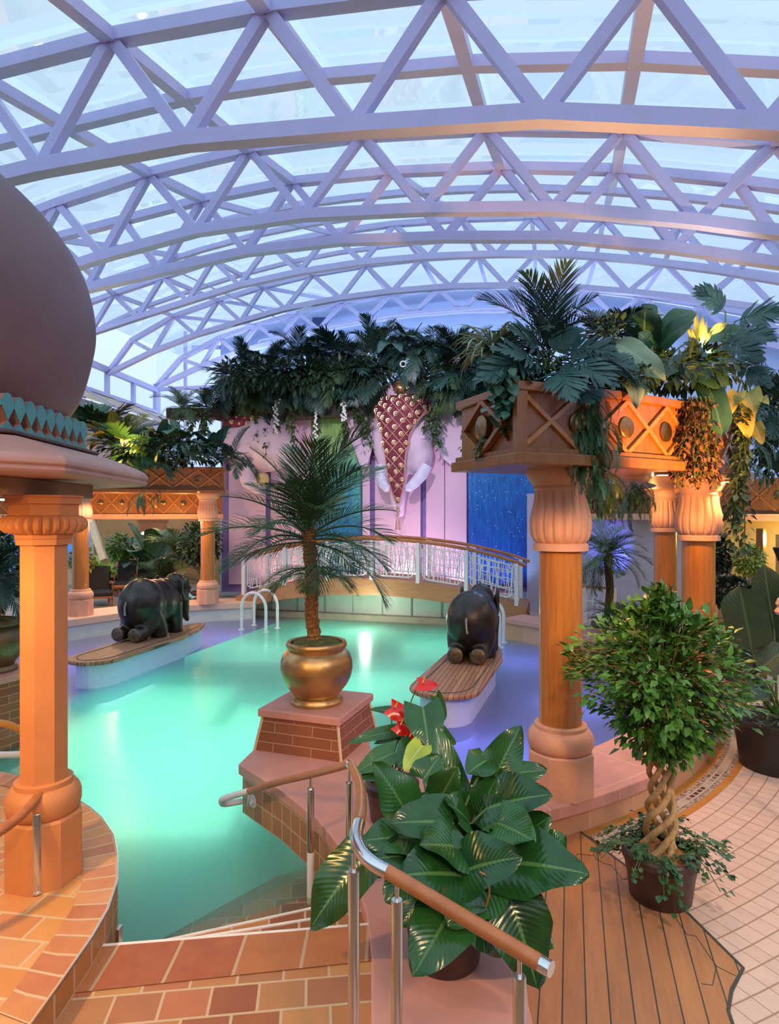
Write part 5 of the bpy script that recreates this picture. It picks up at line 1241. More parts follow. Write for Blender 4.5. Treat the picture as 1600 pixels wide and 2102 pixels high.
def frond_mesh(name, mat, L, n, ll, lw, droop, hang=0.35, a_base=1.15, a_tip=0.35, seed=0, bare=0.12, a0=0.0, up=0.25, lenp=None):
    rr = random.Random(seed); mb = MB(); N_ = 14; P = []; p = Vector((0,0,0))
    for i in range(N_+1):
        aa = a0-droop*(i/N_)**1.3; P.append((p.copy(), aa)); p = p+Vector((math.cos(aa), 0, math.sin(aa)))*(L/N_)
    mb.tube([q for q, _ in P], [L*0.011*(1-0.8*i/N_)+0.0015 for i in range(N_+1)], 4)
    vs = []; fs = []
    for i in range(n):
        t = bare+(1-bare)*(i+0.5)/n; f = t*N_; j = min(N_-1, int(f)); k = f-j
        q = P[j][0].lerp(P[j+1][0], k); aa = P[j][1]*(1-k)+P[j+1][1]*k
        tg = Vector((math.cos(aa), 0, math.sin(aa))); nr = Vector((-math.sin(aa), 0, math.cos(aa)))
        l = ll*(lenp(t) if lenp else (math.sin(pi*(0.12+0.86*t))**0.7))*rr.uniform(0.85, 1.1)
        an = a_base+(a_tip-a_base)*t+rr.uniform(-.08, .08)
        for s in (-1, 1):
            d = (tg*math.cos(an)+Vector((0, s*math.sin(an), 0))+nr*(up+rr.uniform(-.12, .12))).normalized()
            sd = d.cross(nr).normalized()
            w = lw*rr.uniform(0.85, 1.15)
            m1 = q+d*l*0.45; m2 = q+d*l*0.78+Vector((0,0,-hang*l*0.16)); tip = q+d*l+Vector((0,0,-hang*l*0.42))
            b = len(vs)
            vs += [q-sd*w*0.25, q+sd*w*0.25, m1-sd*w*0.5, m1+sd*w*0.5, m2-sd*w*0.32, m2+sd*w*0.32, tip]
            fs += [(b, b+1, b+3, b+2), (b+2, b+3, b+5, b+4), (b+4, b+5, b+6)]
    mb.add(vs, fs, [(0.3, 0.5)]*len(vs))
    return mb.mesh(name, mat, closed=False)
def strap_mesh(name, mat, L, w, droop, a0=1.2, seed=0):
    return leaf_mesh(name, mat, L, w, 'lance', droop, 0.3, 0.0, 0, 10, 1, seed, a0=a0)
def scatter_leaves(mb, spots, size, rr, down=0.3, asp=0.5):
    vs = []; fs = []; uv = []
    for p, d in spots:
        d = (Vector(d)+Vector((rr.uniform(-.6,.6), rr.uniform(-.6,.6), rr.uniform(-.6,.4)-down))).normalized()
        sd = d.cross(Vector((rr.uniform(-.5,.5), rr.uniform(-.5,.5), 1))).normalized(); nr = sd.cross(d)
        l = size*rr.uniform(0.65, 1.25); w = l*asp; b = len(vs); P = Vector(p)
        vs += [P, P+d*l*0.4-sd*w*0.5+nr*w*0.15, P+d*l*0.35, P+d*l*0.4+sd*w*0.5+nr*w*0.15, P+d*l*0.75-sd*w*0.3, P+d*l*0.75+sd*w*0.3, P+d*l-nr*l*0.08]
        fs += [(b, b+2, b+1), (b, b+3, b+2), (b+1, b+2, b+4), (b+2, b+3, b+5), (b+2, b+5, b+4), (b+4, b+5, b+6)]
        uv += [(0.5,0),(0.2,.4),(0.5,.4),(0.8,.4),(0.3,.75),(0.7,.75),(0.5,1)]
    mb.add(vs, fs, uv)
def vine_mb(L, n, size, rr, wob=0.06, spread=0.05, start=(0,0,0), curve=(0,0)):
    """a hanging strand from start downward"""
    st = []; p = Vector(start); k = 12
    for i in range(k+1):
        t = i/k; st.append(Vector(start)+Vector((curve[0]*t+wob*math.sin(5*t+rr.random()), curve[1]*t+wob*math.cos(4*t+rr.random()), -L*t)))
    sm = MB().tube(st, 0.006, 4); mb = MB(); sp = []
    for i in range(n):
        f = rr.random()*k; j = min(k-1, int(f)); q = st[j].lerp(st[j+1], f-j)
        a = rr.uniform(0, 2*pi); d = Vector((math.cos(a), math.sin(a), -0.4)); sp.append((q+d*rr.uniform(0, spread), d))
    scatter_leaves(mb, sp, size, rr, 0.5, 0.6)
    return sm, mb
# shared leaf and frond meshes
LM = {}
for i in range(3):
    LM['palm%d' % i] = frond_mesh('frond', m_palm, 1.0, 40, 0.36, 0.0125, 0.8+0.45*i, 0.5, seed=i)
    LM['palmb%d' % i] = frond_mesh('frond', m_palmb, 1.0, 38, 0.32, 0.020, 0.9+0.4*i, 0.4, seed=10+i)
    LM['selloum%d' % i] = frond_mesh('lobed_leaf', m_blueg, 0.62, 12, 0.30, 0.047, 0.8+0.3*i, 0.25, 1.45, 0.25, 20+i, 0.25, up=0.02, lenp=lambda t: 0.55+0.75*math.sin(pi*min(1, 1.25*(t-0.15)))**1 if t < 0.92 else 0.5)
    LM['selg%d' % i] = frond_mesh('lobed_leaf', m_broad, 0.62, 12, 0.28, 0.050, 0.8+0.3*i, 0.25, 1.45, 0.25, 20+i, 0.25, up=0.02, lenp=lambda t: 0.55+0.75*math.sin(pi*min(1, 1.25*(t-0.15)))**1 if t < 0.92 else 0.5)
    LM['areca%d' % i] = frond_mesh('frond', m_palmb, 1.0, 24, 0.36, 0.022, 0.8+0.4*i, 0.35, 1.0, 0.45, 30+i)
    LM['broad%d' % i] = leaf_mesh('leaf', m_broad, 0.50, 0.22, 'ovate', 0.7+0.3*i, 0.3, 0.04, seed=i, stalk=0.22)
    LM['blue%d' % i] = leaf_mesh('leaf', m_blueg, 0.46, 0.24, 'heart', 0.7+0.3*i, 0.2, 0.04, 0.12, seed=i, stalk=0.25)
    LM['gold%d' % i] = leaf_mesh('leaf', m_gold_l, 0.46, 0.22, 'ovate', 0.8+0.3*i, 0.25, 0.08, seed=i, stalk=0.2)
    LM['lime%d' % i] = leaf_mesh('leaf', m_lime, 0.46, 0.14, 'lance', 1.0+0.3*i, 0.3, 0.03, seed=i)
    LM['dark%d' % i] = leaf_mesh('leaf', m_dark, 0.50, 0.20, 'ovate', 0.8+0.3*i, 0.3, 0.04, seed=i, stalk=0.3)
    LM['banana%d' % i] = leaf_mesh('leaf', m_broad, 0.62, 0.25, 'banana', 0.6+0.45*i, 0.22, 0.05, seed=i, stalk=0.35, nt=16)
    LM['strap%d' % i] = strap_mesh('leaf', m_strap, 0.62, 0.036, 2.0+0.4*i, 0.9)
    LM['fern%d' % i] = frond_mesh('frond', m_ivy, 0.6, 26, 0.09, 0.014, 1.3+0.3*i, 0.2, seed=40+i, bare=0.03)
def rosette(name, label, cat, loc, kinds, n, el, sc, group, seed, part, az=(0, 2*pi), trunk=None, up_z=True):
    rr = random.Random(seed); r = thing(name, label, cat, loc, group)
    for i in range(n):
        a = az[0]+(az[1]-az[0])*(i+rr.uniform(0.2, 0.8))/n
        e = math.radians(rr.uniform(*el)); d = (math.cos(a)*math.cos(e), math.sin(a)*math.cos(e), math.sin(e))
        z0 = trunk if trunk else 0.0
        inst(part, LM[rr.choice(kinds)], r, (math.cos(a)*0.02, math.sin(a)*0.02, z0), d, roll=rr.uniform(-.25, .25), sc=sc*rr.uniform(0.8, 1.15))
    return r
P3 = lambda k: [k+'0', k+'1', k+'2']

# ------------------------------------------------------------------ palm in the centre urn
uc = (-0.765, 6.64, 0.71)
r = thing('potted_palm', 'slender date palm in a round brass urn on the pink capped pedestal', 'potted palm', uc)
urn(r, uc, m_brass)
sb = MB().lathe([(0.27,0.585),(0.25,0.625),(0.12,0.66),(0.02,0.665)], 40, uc, mod=lambda a, z, j: 1+0.03*math.sin(7*a+j)); sb.build('moss', m_soilg, r)
tp = roundrail([(uc[0]-0.02, uc[1], 1.33), (uc[0]-0.05, uc[1], 1.62), (uc[0]-0.045, uc[1]+0.02, 1.95), (uc[0]-0.075, uc[1]+0.02, 2.25), (uc[0]-0.09, uc[1], 2.50)], 14)
rr = random.Random(5)
rad = [0.052+0.016*(i % 2)+(0.02*max(0, 1-i/8))+0.012*max(0, (i-40)/16) for i in range(len(tp))]
tk = MB().tube(tp, rad, 14)
for i in range(4, len(tp)-1):
    for k in range(7):
        a = 2*pi*(k+0.5*(i % 2))/7+rr.uniform(-.15, .15); b = tp[i]; d = Vector((math.cos(a), math.sin(a), 0.9))
        tk.tube([b+Vector((math.cos(a), math.sin(a), 0))*rad[i]*0.75, b+d*0.075*rr.uniform(0.8, 1.1)], [0.014, 0.004], 5)
tk.build('trunk', m_ptrunk, r)
cr_ = tp[-1]-Vector(uc)
for i in range(27):                                  # crown
    a = 2*pi*i*0.382+rr.uniform(-.2, .2); e = math.radians(86-94*(i/26)**0.9+rr.uniform(-6, 6))
    inst('frond', LM['palm%d' % rr.choice((0, 1, 1))], r, cr_+Vector((0, 0, -0.12*i/26)), (math.cos(a)*math.cos(e), math.sin(a)*math.cos(e), math.sin(e)), roll=rr.uniform(-.4, .4), sc=rr.uniform(0.9, 1.12)*(1.18 if i < 9 else 1.0))
for i in range(11):                                  # lower skirt
    a = 2*pi*i*0.382; e = math.radians(rr.uniform(-18, 14))
    inst('frond', LM['palm%d' % rr.choice((0, 1))], r, cr_+Vector((0.03, 0, -0.38-0.1*rr.random())), (math.cos(a)*math.cos(e), math.sin(a)*math.cos(e), math.sin(e)), roll=rr.uniform(-.3, .3), sc=rr.uniform(0.55, 0.68))
# dark palm in the left urn
uc2 = (-4.98, 7.95, 0.71)
r = thing('potted_palm', 'dark bushy palm in a brown urn at the left edge, behind the orange pillar', 'potted palm', uc2)
urn(r, uc2, plain('brown_bronze_urn', (0.20,0.13,0.07), 0.45, 0.7, var=0.3, bump=0.1))
MB().lathe([(0.27,0.585),(0.25,0.625),(0.02,0.665)], 30, uc2).build('moss', m_soilg, r)
MB().tube([(uc2[0], uc2[1], 1.3), (uc2[0]+0.03, uc2[1], 1.6), (uc2[0], uc2[1], 1.95)], [0.08,0.065,0.06], 12).build('trunk', m_ptrunk, r)
for i in range(30):
    a = 2*pi*i*0.382; e = math.radians(75-95*(i/29)+rr.uniform(-8, 8))
    inst('frond', LM['palmb%d' % rr.choice((0, 1, 2))], r, (0, 0, 1.2-0.1*i/30), (math.cos(a)*math.cos(e), math.sin(a)*math.cos(e), math.sin(e)), sc=rr.uniform(0.65, 0.85))

# ------------------------------------------------------------------ philodendron in the foreground
pt = Vector((0.30, 3.42, 0.30))
r = thing('potted_philodendron', 'large glossy philodendron in a dark pot on the slab behind the foreground handrail', 'potted plant', pt)
def pot(parent, c, r0, r1, h, mat, rim=0.03):
    MB().lathe([(0.01,0),(r0*0.96,0),(r0,0.012),(r0+(r1-r0)*0.5,h*0.5),(r1,h-0.07),(r1+0.012,h-0.06),(r1+0.014,h-0.012),(r1,h),(r1-rim,h),(r1-rim-0.01,h-0.04),(0.01,h-0.04)], 48, c).build('pot', mat, parent)
pot(r, pt, 0.185, 0.235, 0.36, m_brownpot)
MB().lathe([(0.2,0.32),(0.1,0.335),(0.01,0.34)], 30, pt).build('soil', m_soil, r)
# each leaf: base pixel, tip pixel, depth at base and tip, width
PH = [((838,1675),(775,1578),3.55,3.50,.30),((955,1745),(905,1505),3.75,3.9,.30),((1010,1612),(1068,1500),3.75,3.75,.28),((1000,1660),(1120,1642),3.5,3.3,.36),
 ((870,1720),(760,1735),3.35,3.15,.30),((1000,1600),(1118,1590),3.9,3.9,.26),((962,1745),(876,1742),3.25,3.05,.34),((1030,1770),(1195,1805),3.2,3.0,.40),
 ((955,1797),(835,1808),3.1,2.95,.42),((1030,1760),(1118,1690),3.4,3.25,.34),((1050,1850),(1098,2020),3.1,2.95,.34),((940,1850),(862,2000),3.1,2.85,.34),
 ((740,1765),(645,1905),3.45,3.35,.34),((905,1640),(935,1590),3.6,3.5,.24),((860,1690),(800,1650),3.6,3.5,.26),((930,1700),(860,1640),3.55,3.6,.26),
 ((1010,1840),(1125,1950),3.3,3.2,.32),((985,1870),(1040,1960),3.15,3.1,.30),((895,1760),(790,1770),3.3,3.1,.32),((965,1690),(925,1652),3.45,3.3,.28),
 ((905,1800),(830,1900),3.3,3.2,.26),((780,1750),(720,1800),3.6,3.5,.28),((1020,1690),(1085,1730),3.35,3.1,.30),((1110,1760),(1160,1720),3.6,3.6,.26),((905,1850),(850,1960),3.35,3.3,.26),((990,1735),(1010,1700),3.5,3.3,.25),((870,1600),(905,1555),3.8,3.85,.22),((1000,1560),(965,1590),3.8,3.7,.22),((930,1690),(815,1700),3.3,3.2,.32),((975,1700),(1010,1610),3.6,3.5,.30),((950,1790),(1060,1770),3.1,2.95,.34),((880,1770),(800,1850),3.2,3.1,.30),((1000,1820),(930,1900),3.1,2.95,.30),((1060,1700),(1130,1760),3.4,3.3,.30)]
for i, (b, t, yb, yt, wd) in enumerate(PH):
    B = Vector(W(*b, yb)); T = Vector(W(*t, yt)); L = (T-B).length
    me = leaf_mesh('leaf', m_philo, L*1.08, wd*1.12, 'heart', 0.35, 0.24, 0.05, 0.16, 14, 4, i)
    d = (T-B).normalized(); d2 = (d+Vector((0,0,0.17))).normalized()
    tow = (Vector((0,0,EYE))-Vector((B.x, B.y, B.z))).normalized()
    inst('leaf', me, r, B-pt, d2, up=Vector((0,0,0.75))+tow*0.8+Vector((rr.uniform(-.35,.35), 0, 0)))
    root = Vector((pt.x+rr.uniform(-.05,.05), pt.y+rr.uniform(-.05,.05), 0.62)); mid = (root+B)/2+Vector((0,0,0.10))
    MB().tube(roundrail([root, mid, B], 5), 0.008, 6).build('petiole', m_stem, r)
dl_ = MB(); dl_.tube(roundrail([W(985,1790,3.0), W(1000,1800,2.98), W(1005,1830,2.98), W(998,1860,2.98)], 4), 0.005, 5); dl_.build('dry_sheath', plain('dry_leaf', (0.45,0.16,0.04), 0.7), r)
# anthurium
at = Vector((0.02, 4.95, 0.30))
r = thing('potted_anthurium', 'anthurium with red flowers behind the philodendron', 'potted plant', at)
pot(r, at, 0.17, 0.20, 0.30, m_brownpot)
MB().lathe([(0.18,0.26),(0.01,0.28)], 24, at).build('soil', m_soil, r)
AN = [((868,1452),(880,1535),4.7,4.5,.36),((815,1500),(722,1530),4.9,4.8,.14),((820,1462),(762,1460),5.0,5.0,.10),((810,1545),(735,1590),4.6,4.5,.22),((850,1530),(820,1575),4.6,4.45,.22),((868,1530),(835,1580),4.5,4.3,.20),((895,1430),(915,1480),4.9,4.9,.12),((905,1545),(915,1600),4.8,4.6,.22),((890,1500),(935,1530),4.9,4.9,.18),((830,1510),(770,1530),4.9,4.9,.10),((800,1580),(745,1600),4.6,4.5,.20),((858,1560),(900,1600),4.6,4.5,.22)]
for i, (b, t, yb, yt, wd) in enumerate(AN):
    B = Vector(W(*b, yb)); T = Vector(W(*t, yt)); L = (T-B).length
    me = leaf_mesh('leaf', m_lime if i == 5 else m_philo, L*1.05, wd, 'heart', 0.4, 0.25, 0.03, 0.2, 12, 3, 50+i)
    tow = (Vector((0,0,EYE))-B).normalized(); inst('leaf', me, r, B-at, (T-B).normalized()+Vector((0,0,0.15)), up=Vector((0,0,0.6))+tow*0.9)
    root = Vector((at.x+rr.uniform(-.06,.06), at.y+rr.uniform(-.05,.05), 0.55)); MB().tube(roundrail([root, (root+B)/2+Vector((0,0,.12)), B], 5), 0.006, 6).build('petiole', m_stem, r)
for i, (x, y, Yd, s_) in enumerate(((868,1402,4.9,.15),(812,1452,4.8,.17),(823,1488,4.75,.13),(842,1512,4.7,.15))):
    B = Vector(W(x-8, y, Yd)); me = leaf_mesh('spathe', m_red, s_, s_*1.05, 'heart', 0.3, -0.1, 0.05, 0.2, 8, 3, i)
    inst('spathe', me, r, B-at, (1, -0.25, 0.0 if i == 0 else -0.5), up=(0.1, -0.6, 0.8 if i == 0 else 0.4))
    MB().tube([B+Vector((0.03,-0.01,0.005)), B+Vector((0.05,-0.03,0.06))], [0.008,0.003], 6).build('spadix', m_yel, r)
    MB().tube(roundrail([(at.x, at.y, 0.55), tuple((at+B)/2+Vector((0,0,.25))), tuple(B)], 5), 0.005, 6).build('flower_stalk', m_stem, r)

# ------------------------------------------------------------------ braided ficus
fc = Vector((1.90, 4.44, 0.008))
r = thing('potted_ficus', 'braided trunk ficus tree in a dark pot with ivy on the teak deck', 'potted tree', fc)
pot(r, fc, 0.205, 0.245, 0.335, m_brownpot)
MB().lathe([(0.215,0.30),(0.12,0.33),(0.01,0.335)], 36, fc).build('soil', plain('bark_mulch', (0.24,0.10,0.03), 0.9, var=0.6, scale=40, bump=0.8, bscale=60), r)
tb = MB(); nb = 5
for k in range(nb):
    pts = []
    for i in range(40):
        t = i/39; a = 2*pi*k/nb+t*2*pi*1.25; rad_ = 0.075-0.015*t+0.03*(1-t)**3+0.012*math.sin(6*pi*t+k)
        pts.append((fc.x+rad_*math.cos(a)*(1+0.3*math.sin(k)), fc.y+rad_*math.sin(a), 0.31+t*0.88))
    tb.tube(pts, [0.024-0.007*i/39 for i in range(40)], 9)
tb.build('braided_trunk', m_bark, r)
rr = random.Random(21); spots = []; br_ = MB(); top = Vector((fc.x, fc.y, 1.16))
for i in range(170):
    a = rr.uniform(0, 2*pi); h = rr.random()
    zc = 1.06+1.06*h; R_ = rr.uniform(0.86, 1.12)*0.60*math.sin(pi*min(1, 0.10+0.95*h)**0.95)**0.75
    if h < 0.35: R_ *= 0.45+1.2*h
    tip = Vector((fc.x+R_*math.cos(a), fc.y+R_*math.sin(a), zc)); st = top+Vector((0,0,rr.uniform(-0.05, 0.45)))
    mid = (st+tip)/2+Vector((0,0,0.14))
    pl_ = roundrail([st, mid, tip], 6); br_.tube(pl_, [0.007-0.0004*k for k in range(len(pl_))], 4)
    for k in range(27):
        q = pl_[rr.randrange(4, len(pl_))]; off = Vector((rr.gauss(0, .045), rr.gauss(0, .045), rr.gauss(0, .045)-0.02))
        d = (tip-top).normalized(); spots.append((q+off, d))
    for k in range(4): spots.append((tip+Vector((rr.gauss(0, .03), rr.gauss(0, .03), rr.gauss(0, .03))), (tip-top).normalized()))
br_.build('branches', plain('orange_twig', (0.34,0.17,0.05), 0.7), r)
fo = MB(); scatter_leaves(fo, spots, 0.085, rr, 0.45, 0.5); fo.build('foliage', m_ficus, r, closed=False)
iv = MB(); sp = []; stm = MB()
for i in range(40):
    a = rr.uniform(-pi, pi); c0 = fc+Vector((0.15*math.cos(a), 0.15*math.sin(a), 0.34)); e = fc+Vector((0.34*math.cos(a)*rr.uniform(.8, 1.5), 0.34*math.sin(a)*rr.uniform(.8, 1.2), 0.36+rr.uniform(-.22, .08)))
    pl_ = roundrail([c0, (c0+e)/2+Vector((0,0,.07)), e], 6); stm.tube(pl_, 0.003, 4)
    for k in range(16): sp.append((pl_[rr.randrange(len(pl_))]+Vector((rr.gauss(0,.02), rr.gauss(0,.02), rr.gauss(0,.015))), (math.cos(a), math.sin(a), 0)))
stm.build('ivy_stems', m_stem, r); scatter_leaves(iv, sp, 0.048, rr, 0.2, 0.85); iv.build('ivy', m_ivy, r, closed=False)

# ------------------------------------------------------------------ bird of paradise at right
bc = Vector((4.12, 6.72, 0.0))
r = thing('potted_bird_of_paradise', 'dark broad leaved plant in a big black pot at the right edge', 'potted plant', bc)
pot(r, bc, 0.36, 0.42, 0.52, plain('black_pot', (0.018,0.013,0.011), 0.45, var=0.3, bump=0.1), 0.04)
MB().lathe([(0.38,0.47),(0.01,0.50)], 36, bc).build('soil', plain('dark_soil', (0.03,0.025,0.015), 0.9, var=0.5, scale=30, bump=0.6), r)
BP = [((1545,1335),(1518,1212),6.6,6.5,.42),((1590,1290),(1565,1165),6.9,6.9,.30),((1560,1375),(1620,1330),6.6,6.5,.30),((1600,1340),(1640,1200),7.0,7.0,.4),((1540,1375),(1500,1340),6.8,6.7,.26),((1535,1420),(1500,1445),6.6,6.5,.16),((1580,1415),(1535,1420),6.5,6.4,.22),((1570,1300),(1595,1180),7.1,7.2,.3),((1530,1345),(1515,1290),7.1,7.2,.26)]
for i, (b, t, yb, yt, wd) in enumerate(BP):
    B = Vector(W(*b, yb)); T = Vector(W(*t, yt)); L = (T-B).length
    me = leaf_mesh('leaf', m_dark if i not in (5,) else m_ficus, L*1.03, wd, 'banana' if wd > .2 else 'ovate', 0.3, 0.15, 0.03, 0, 14, 4, 70+i)
    tow = (Vector((0,0,EYE))-B).normalized(); inst('leaf', me, r, B-bc, (T-B).normalized()+Vector((0,0,0.1)), up=tow+Vector((rr.uniform(-.4,.4), 0, 0.2)))
    root = Vector((bc.x+rr.uniform(-.15,.15), bc.y+rr.uniform(-.1,.1), 0.49)); MB().tube(roundrail([root, (root+B)/2+Vector((0,0,.05)), B], 6), [0.016-0.0006*k for k in range(13)], 8).build('petiole', m_stem, r)
lo_ = MB(); sp = [((bc.x+rr.uniform(-.4,.4), bc.y+rr.uniform(-.4,.3), 0.52+rr.uniform(0,.08)), (rr.uniform(-1,1), rr.uniform(-1,1), .2)) for i in range(260)]
scatter_leaves(lo_, sp, 0.07, rr, 0.1, 0.6); lo_.build('ground_cover', m_dark, r, closed=False)
# ------------------------------------------------------------------ plants of the right planter
rr = random.Random(77)
m_pothos = leafm('pothos_green', (0.03,0.10,0.06), (0.10,0.22,0.14), 0.3)
GP = 'plants in the right planter'
def on(px, py, Y): return Vector(W(px, py, Y))
def leaves_at(name, label, cat, base, spec, mat, prof, group, part='leaf', lobe=0.0, droop=0.5, fold=0.22, wave=0.05, fr=None):
    """spec: base pixel, tip pixel, depths, width — every leaf a part on its own stalk"""
    r = thing(name, label, cat, base, group)
    for i, (b, t, yb, yt, wd) in enumerate(spec):
        B = on(*b, yb); T = on(*t, yt); L = (T-B).length; d = (T-B).normalized()
        tow = (Vector((0,0,EYE))-B).normalized()
        if fr: me = frond_mesh(part, mat, L*1.06, fr[0], wd*0.5, fr[1], droop, 0.25, 1.4, 0.2, i, 0.12, up=0.02, lenp=lambda t: 0.6+0.6*math.sin(pi*min(1, 1.2*t)) if t < .85 else .45)
        else: me = leaf_mesh(part, mat, L*1.04, wd, prof, droop, fold, wave, lobe, 14, 3, i*7)
        inst(part, me, r, B-Vector(base), d+Vector((0,0,droop*0.45)), up=Vector((0,0,0.7))+tow*0.9+Vector((rr.uniform(-.3,.3), 0, 0)))
        MB().tube(roundrail([Vector(base), (Vector(base)+B)/2+Vector((0,0,.10)), B], 5), 0.008, 5).build('stalk', m_stem, r)
    return r
b0 = on(1128, 745, 5.25)
r = thing('areca_palm', 'tall feathery palm standing at the left end of the right planter, highest plant there', 'palm', b0, GP)
for i in range(22):
    a = 2*pi*i*0.382; e = math.radians(86-80*(i/21)**1.1+rr.uniform(-8, 8))
    inst('frond', LM['areca%d' % (0 if i < 8 else rr.choice((0, 1, 2)))], r, (0, 0, rr.uniform(-.05, .15)), (math.cos(a)*math.cos(e), math.sin(a)*math.cos(e), math.sin(e)), roll=rr.uniform(-.3,.3), sc=rr.uniform(0.5, 0.78))
b0 = on(1120, 770, 5.05)
leaves_at('selloum_philodendron', 'blue green lobed philodendron drooping over the front left of the right planter', 'plant', b0,
 [((1105,740),(1020,790),4.95,4.6,.36),((1110,725),(1080,690),5.0,4.7,.34),((1120,760),(1055,735),4.95,4.5,.34),((1150,745),(1235,790),4.95,4.6,.40),((1140,760),(1165,815),4.9,4.55,.38),((1160,720),(1250,735),5.0,4.8,.34),((1130,725),(1190,680),5.1,5.0,.30),((1180,750),(1290,765),5.0,4.8,.36),((1200,790),(1210,820),4.9,4.7,.30)], m_blueg, None, GP, 'lobed_leaf', fr=(12, 0.045), droop=0.7)
b0 = on(1012, 748, 5.05)
r = thing('spider_plant', 'pale striped spider plant arching over the left corner of the right planter', 'plant', b0, GP)
for i in range(95):
    a = rr.uniform(0, 2*pi); inst('leaf', LM['strap%d' % rr.randrange(3)], r, (rr.uniform(-.05,.05), rr.uniform(-.05,.05), 0), (math.cos(a), math.sin(a), rr.uniform(0.1, 1.0)), sc=rr.uniform(0.6, 0.95))
def blob_plant(name, label, cat, base, spots_, size, mat, group, asp=0.65, down=0.4, part='foliage', stem=True):
    r = thing(name, label, cat, base, group); mb = MB(); scatter_leaves(mb, spots_, size, rr, down, asp); mb.build(part, mat, r, closed=False)
    if stem:
        s_ = MB()
        for p, d in spots_[::9]: s_.tube([Vector(base), (Vector(base)+Vector(p))/2+Vector((0,0,.06)), Vector(p)], 0.004, 4)
        s_.build('stems', m_stem, r)
    return r
def cascade(px, py, Y, hpx, wpx, n, spread=0.10):
    top = on(px, py, Y); s = Y/F; out = []
    for i in range(n):
        t = rr.random()**1.2; out.append((top+Vector((rr.gauss(0, wpx*s*0.4), rr.gauss(0, spread), -hpx*s*t)), (rr.uniform(-1,1), -0.8, -0.5)))
    return out
def mound(px, py, Y, rx, rz, n):
    c = on(px, py, Y); s = Y/F; out = []
    for i in range(n):
        d = Vector((rr.gauss(0,1), rr.gauss(0,1), rr.gauss(0,1))).normalized(); k = rr.random()**0.35
        out.append((c+Vector((d.x*rx*s*k, d.y*rx*s*k, d.z*rz*s*k)), d))
    return out
blob_plant('pothos', 'heart leaved pothos tumbling over the left corner of the right planter beside the spider plant', 'plant', on(1040,760,5.1), mound(1045,740,5.0,45,50,260)+cascade(1035,760,4.85,90,36,150), 0.10, m_pothos, GP, 0.8)
blob_plant('pothos', 'single trailing pothos strand hanging before the planter end lattice', 'plant', on(1030,800,5.0), cascade(1040,790,4.9,95,10,50,0.03), 0.085, m_ivy, GP, 0.8)
def hang(name, label, px, py, Y, hpx, wpx, n, size, mat, group, asp=0.6, strands=5, part='foliage'):
    top = on(px, py, Y); s = Y/F; r = thing(name, label, 'hanging plant', top, group); F_ = MB(); S_ = MB()
    for k in range(strands):
        x0 = rr.uniform(-1, 1)*wpx*s/2; sm, fb = vine_mb(hpx*s*rr.uniform(0.65, 1.0), n//strands, size, rr, 0.03, 0.05, top+Vector((x0, rr.uniform(-.08,.08), 0)), (rr.uniform(-.1,.1), 0))
        S_.add(sm.v, sm.f); F_.add(fb.v, fb.f, [(0.5,0.5)]*len(fb.v))
    S_.build('stems', m_stem, r); F_.build(part, mat, r, closed=False); return r
hang('spanish_moss', 'thin tan moss strand hanging from the left end of the right planter', 1000, 850, 5.2, 110, 12, 160, 0.04, m_vine, GP, strands=4)
def hangfern(label, px, py, Y, hpx, n, sc, mat='fern', grp=GP):
    top = on(px, py, Y); r = thing('hanging_fern', label, 'hanging plant', top, grp)
    for i in range(n):
        a = rr.uniform(0, 2*pi); z = -rr.random()*hpx*Y/F
        inst('frond', LM['%s%d' % (mat, rr.randrange(3))], r, (rr.gauss(0,.06), rr.gauss(0,.06)-0.03, z), (math.cos(a), math.sin(a)-0.4, rr.uniform(-1.2, -0.2)), sc=sc*rr.uniform(0.7, 1.1))
    MB().tube([top, top+Vector((0,0,-hpx*Y/F))], 0.006, 5).build('stem', m_stem, r)
    return r
hangfern('long dark fern trailing down the planter front past the big column capital', 1212, 800, 5.0, 180, 120, 0.5)
hangfern('short fern hanging below the right planter between the columns', 1240, 975, 6.9, 70, 40, 0.5)
hangfern('fern spray drooping under the right planter, left of the amber capital', 1300, 985, 7.6, 55, 40, 0.55)
b0 = on(1290, 760, 5.6)
leaves_at('elephant_ear', 'pale crinkled elephant ear leaves hanging over the middle of the right planter', 'plant', b0,
 [((1265,705),(1345,785),5.4,5.0,.26),((1290,760),(1310,830),5.3,5.0,.20),((1285,770),(1262,812),5.3,5.1,.16)], m_pale, 'ovate', GP, wave=0.13, droop=0.6)
b0 = on(1350, 790, 5.9)
leaves_at('bird_of_paradise', 'bird of paradise with tall paddle leaves in the middle of the right planter', 'plant', b0,
 [((1318,690),(1312,615),6.0,6.1,.30),((1325,720),(1318,660),5.9,5.6,.30),((1360,690),(1430,630),6.0,5.9,.24),((1350,720),(1400,675),5.8,5.4,.26),((1345,735),(1330,690),5.7,5.5,.18),((1390,760),(1480,800),5.8,5.5,.22),((1400,735),(1500,745),6.0,5.8,.22),((1420,700),(1580,700),6.3,6.2,.24),((1390,740),(1370,775),5.7,5.4,.20),((1450,780),(1475,885),5.7,5.4,.22)], m_broad, 'banana', GP, droop=0.7)
b0 = on(1490, 760, 6.2)
leaves_at('selloum_philodendron', 'deeply cut dark philodendron at the right end of the planter against the roof', 'plant', b0,
 [((1490,640),(1445,600),6.3,6.2,.34),((1510,660),(1585,650),6.3,6.0,.44),((1500,690),(1570,700),6.2,5.9,.36),((1480,700),(1540,740),6.1,5.8,.34),((1470,740),(1430,715),6.0,5.8,.28),((1505,735),(1560,790),6.1,5.8,.30)], m_blueg, None, GP, 'lobed_leaf', fr=(11, 0.05), droop=0.6)
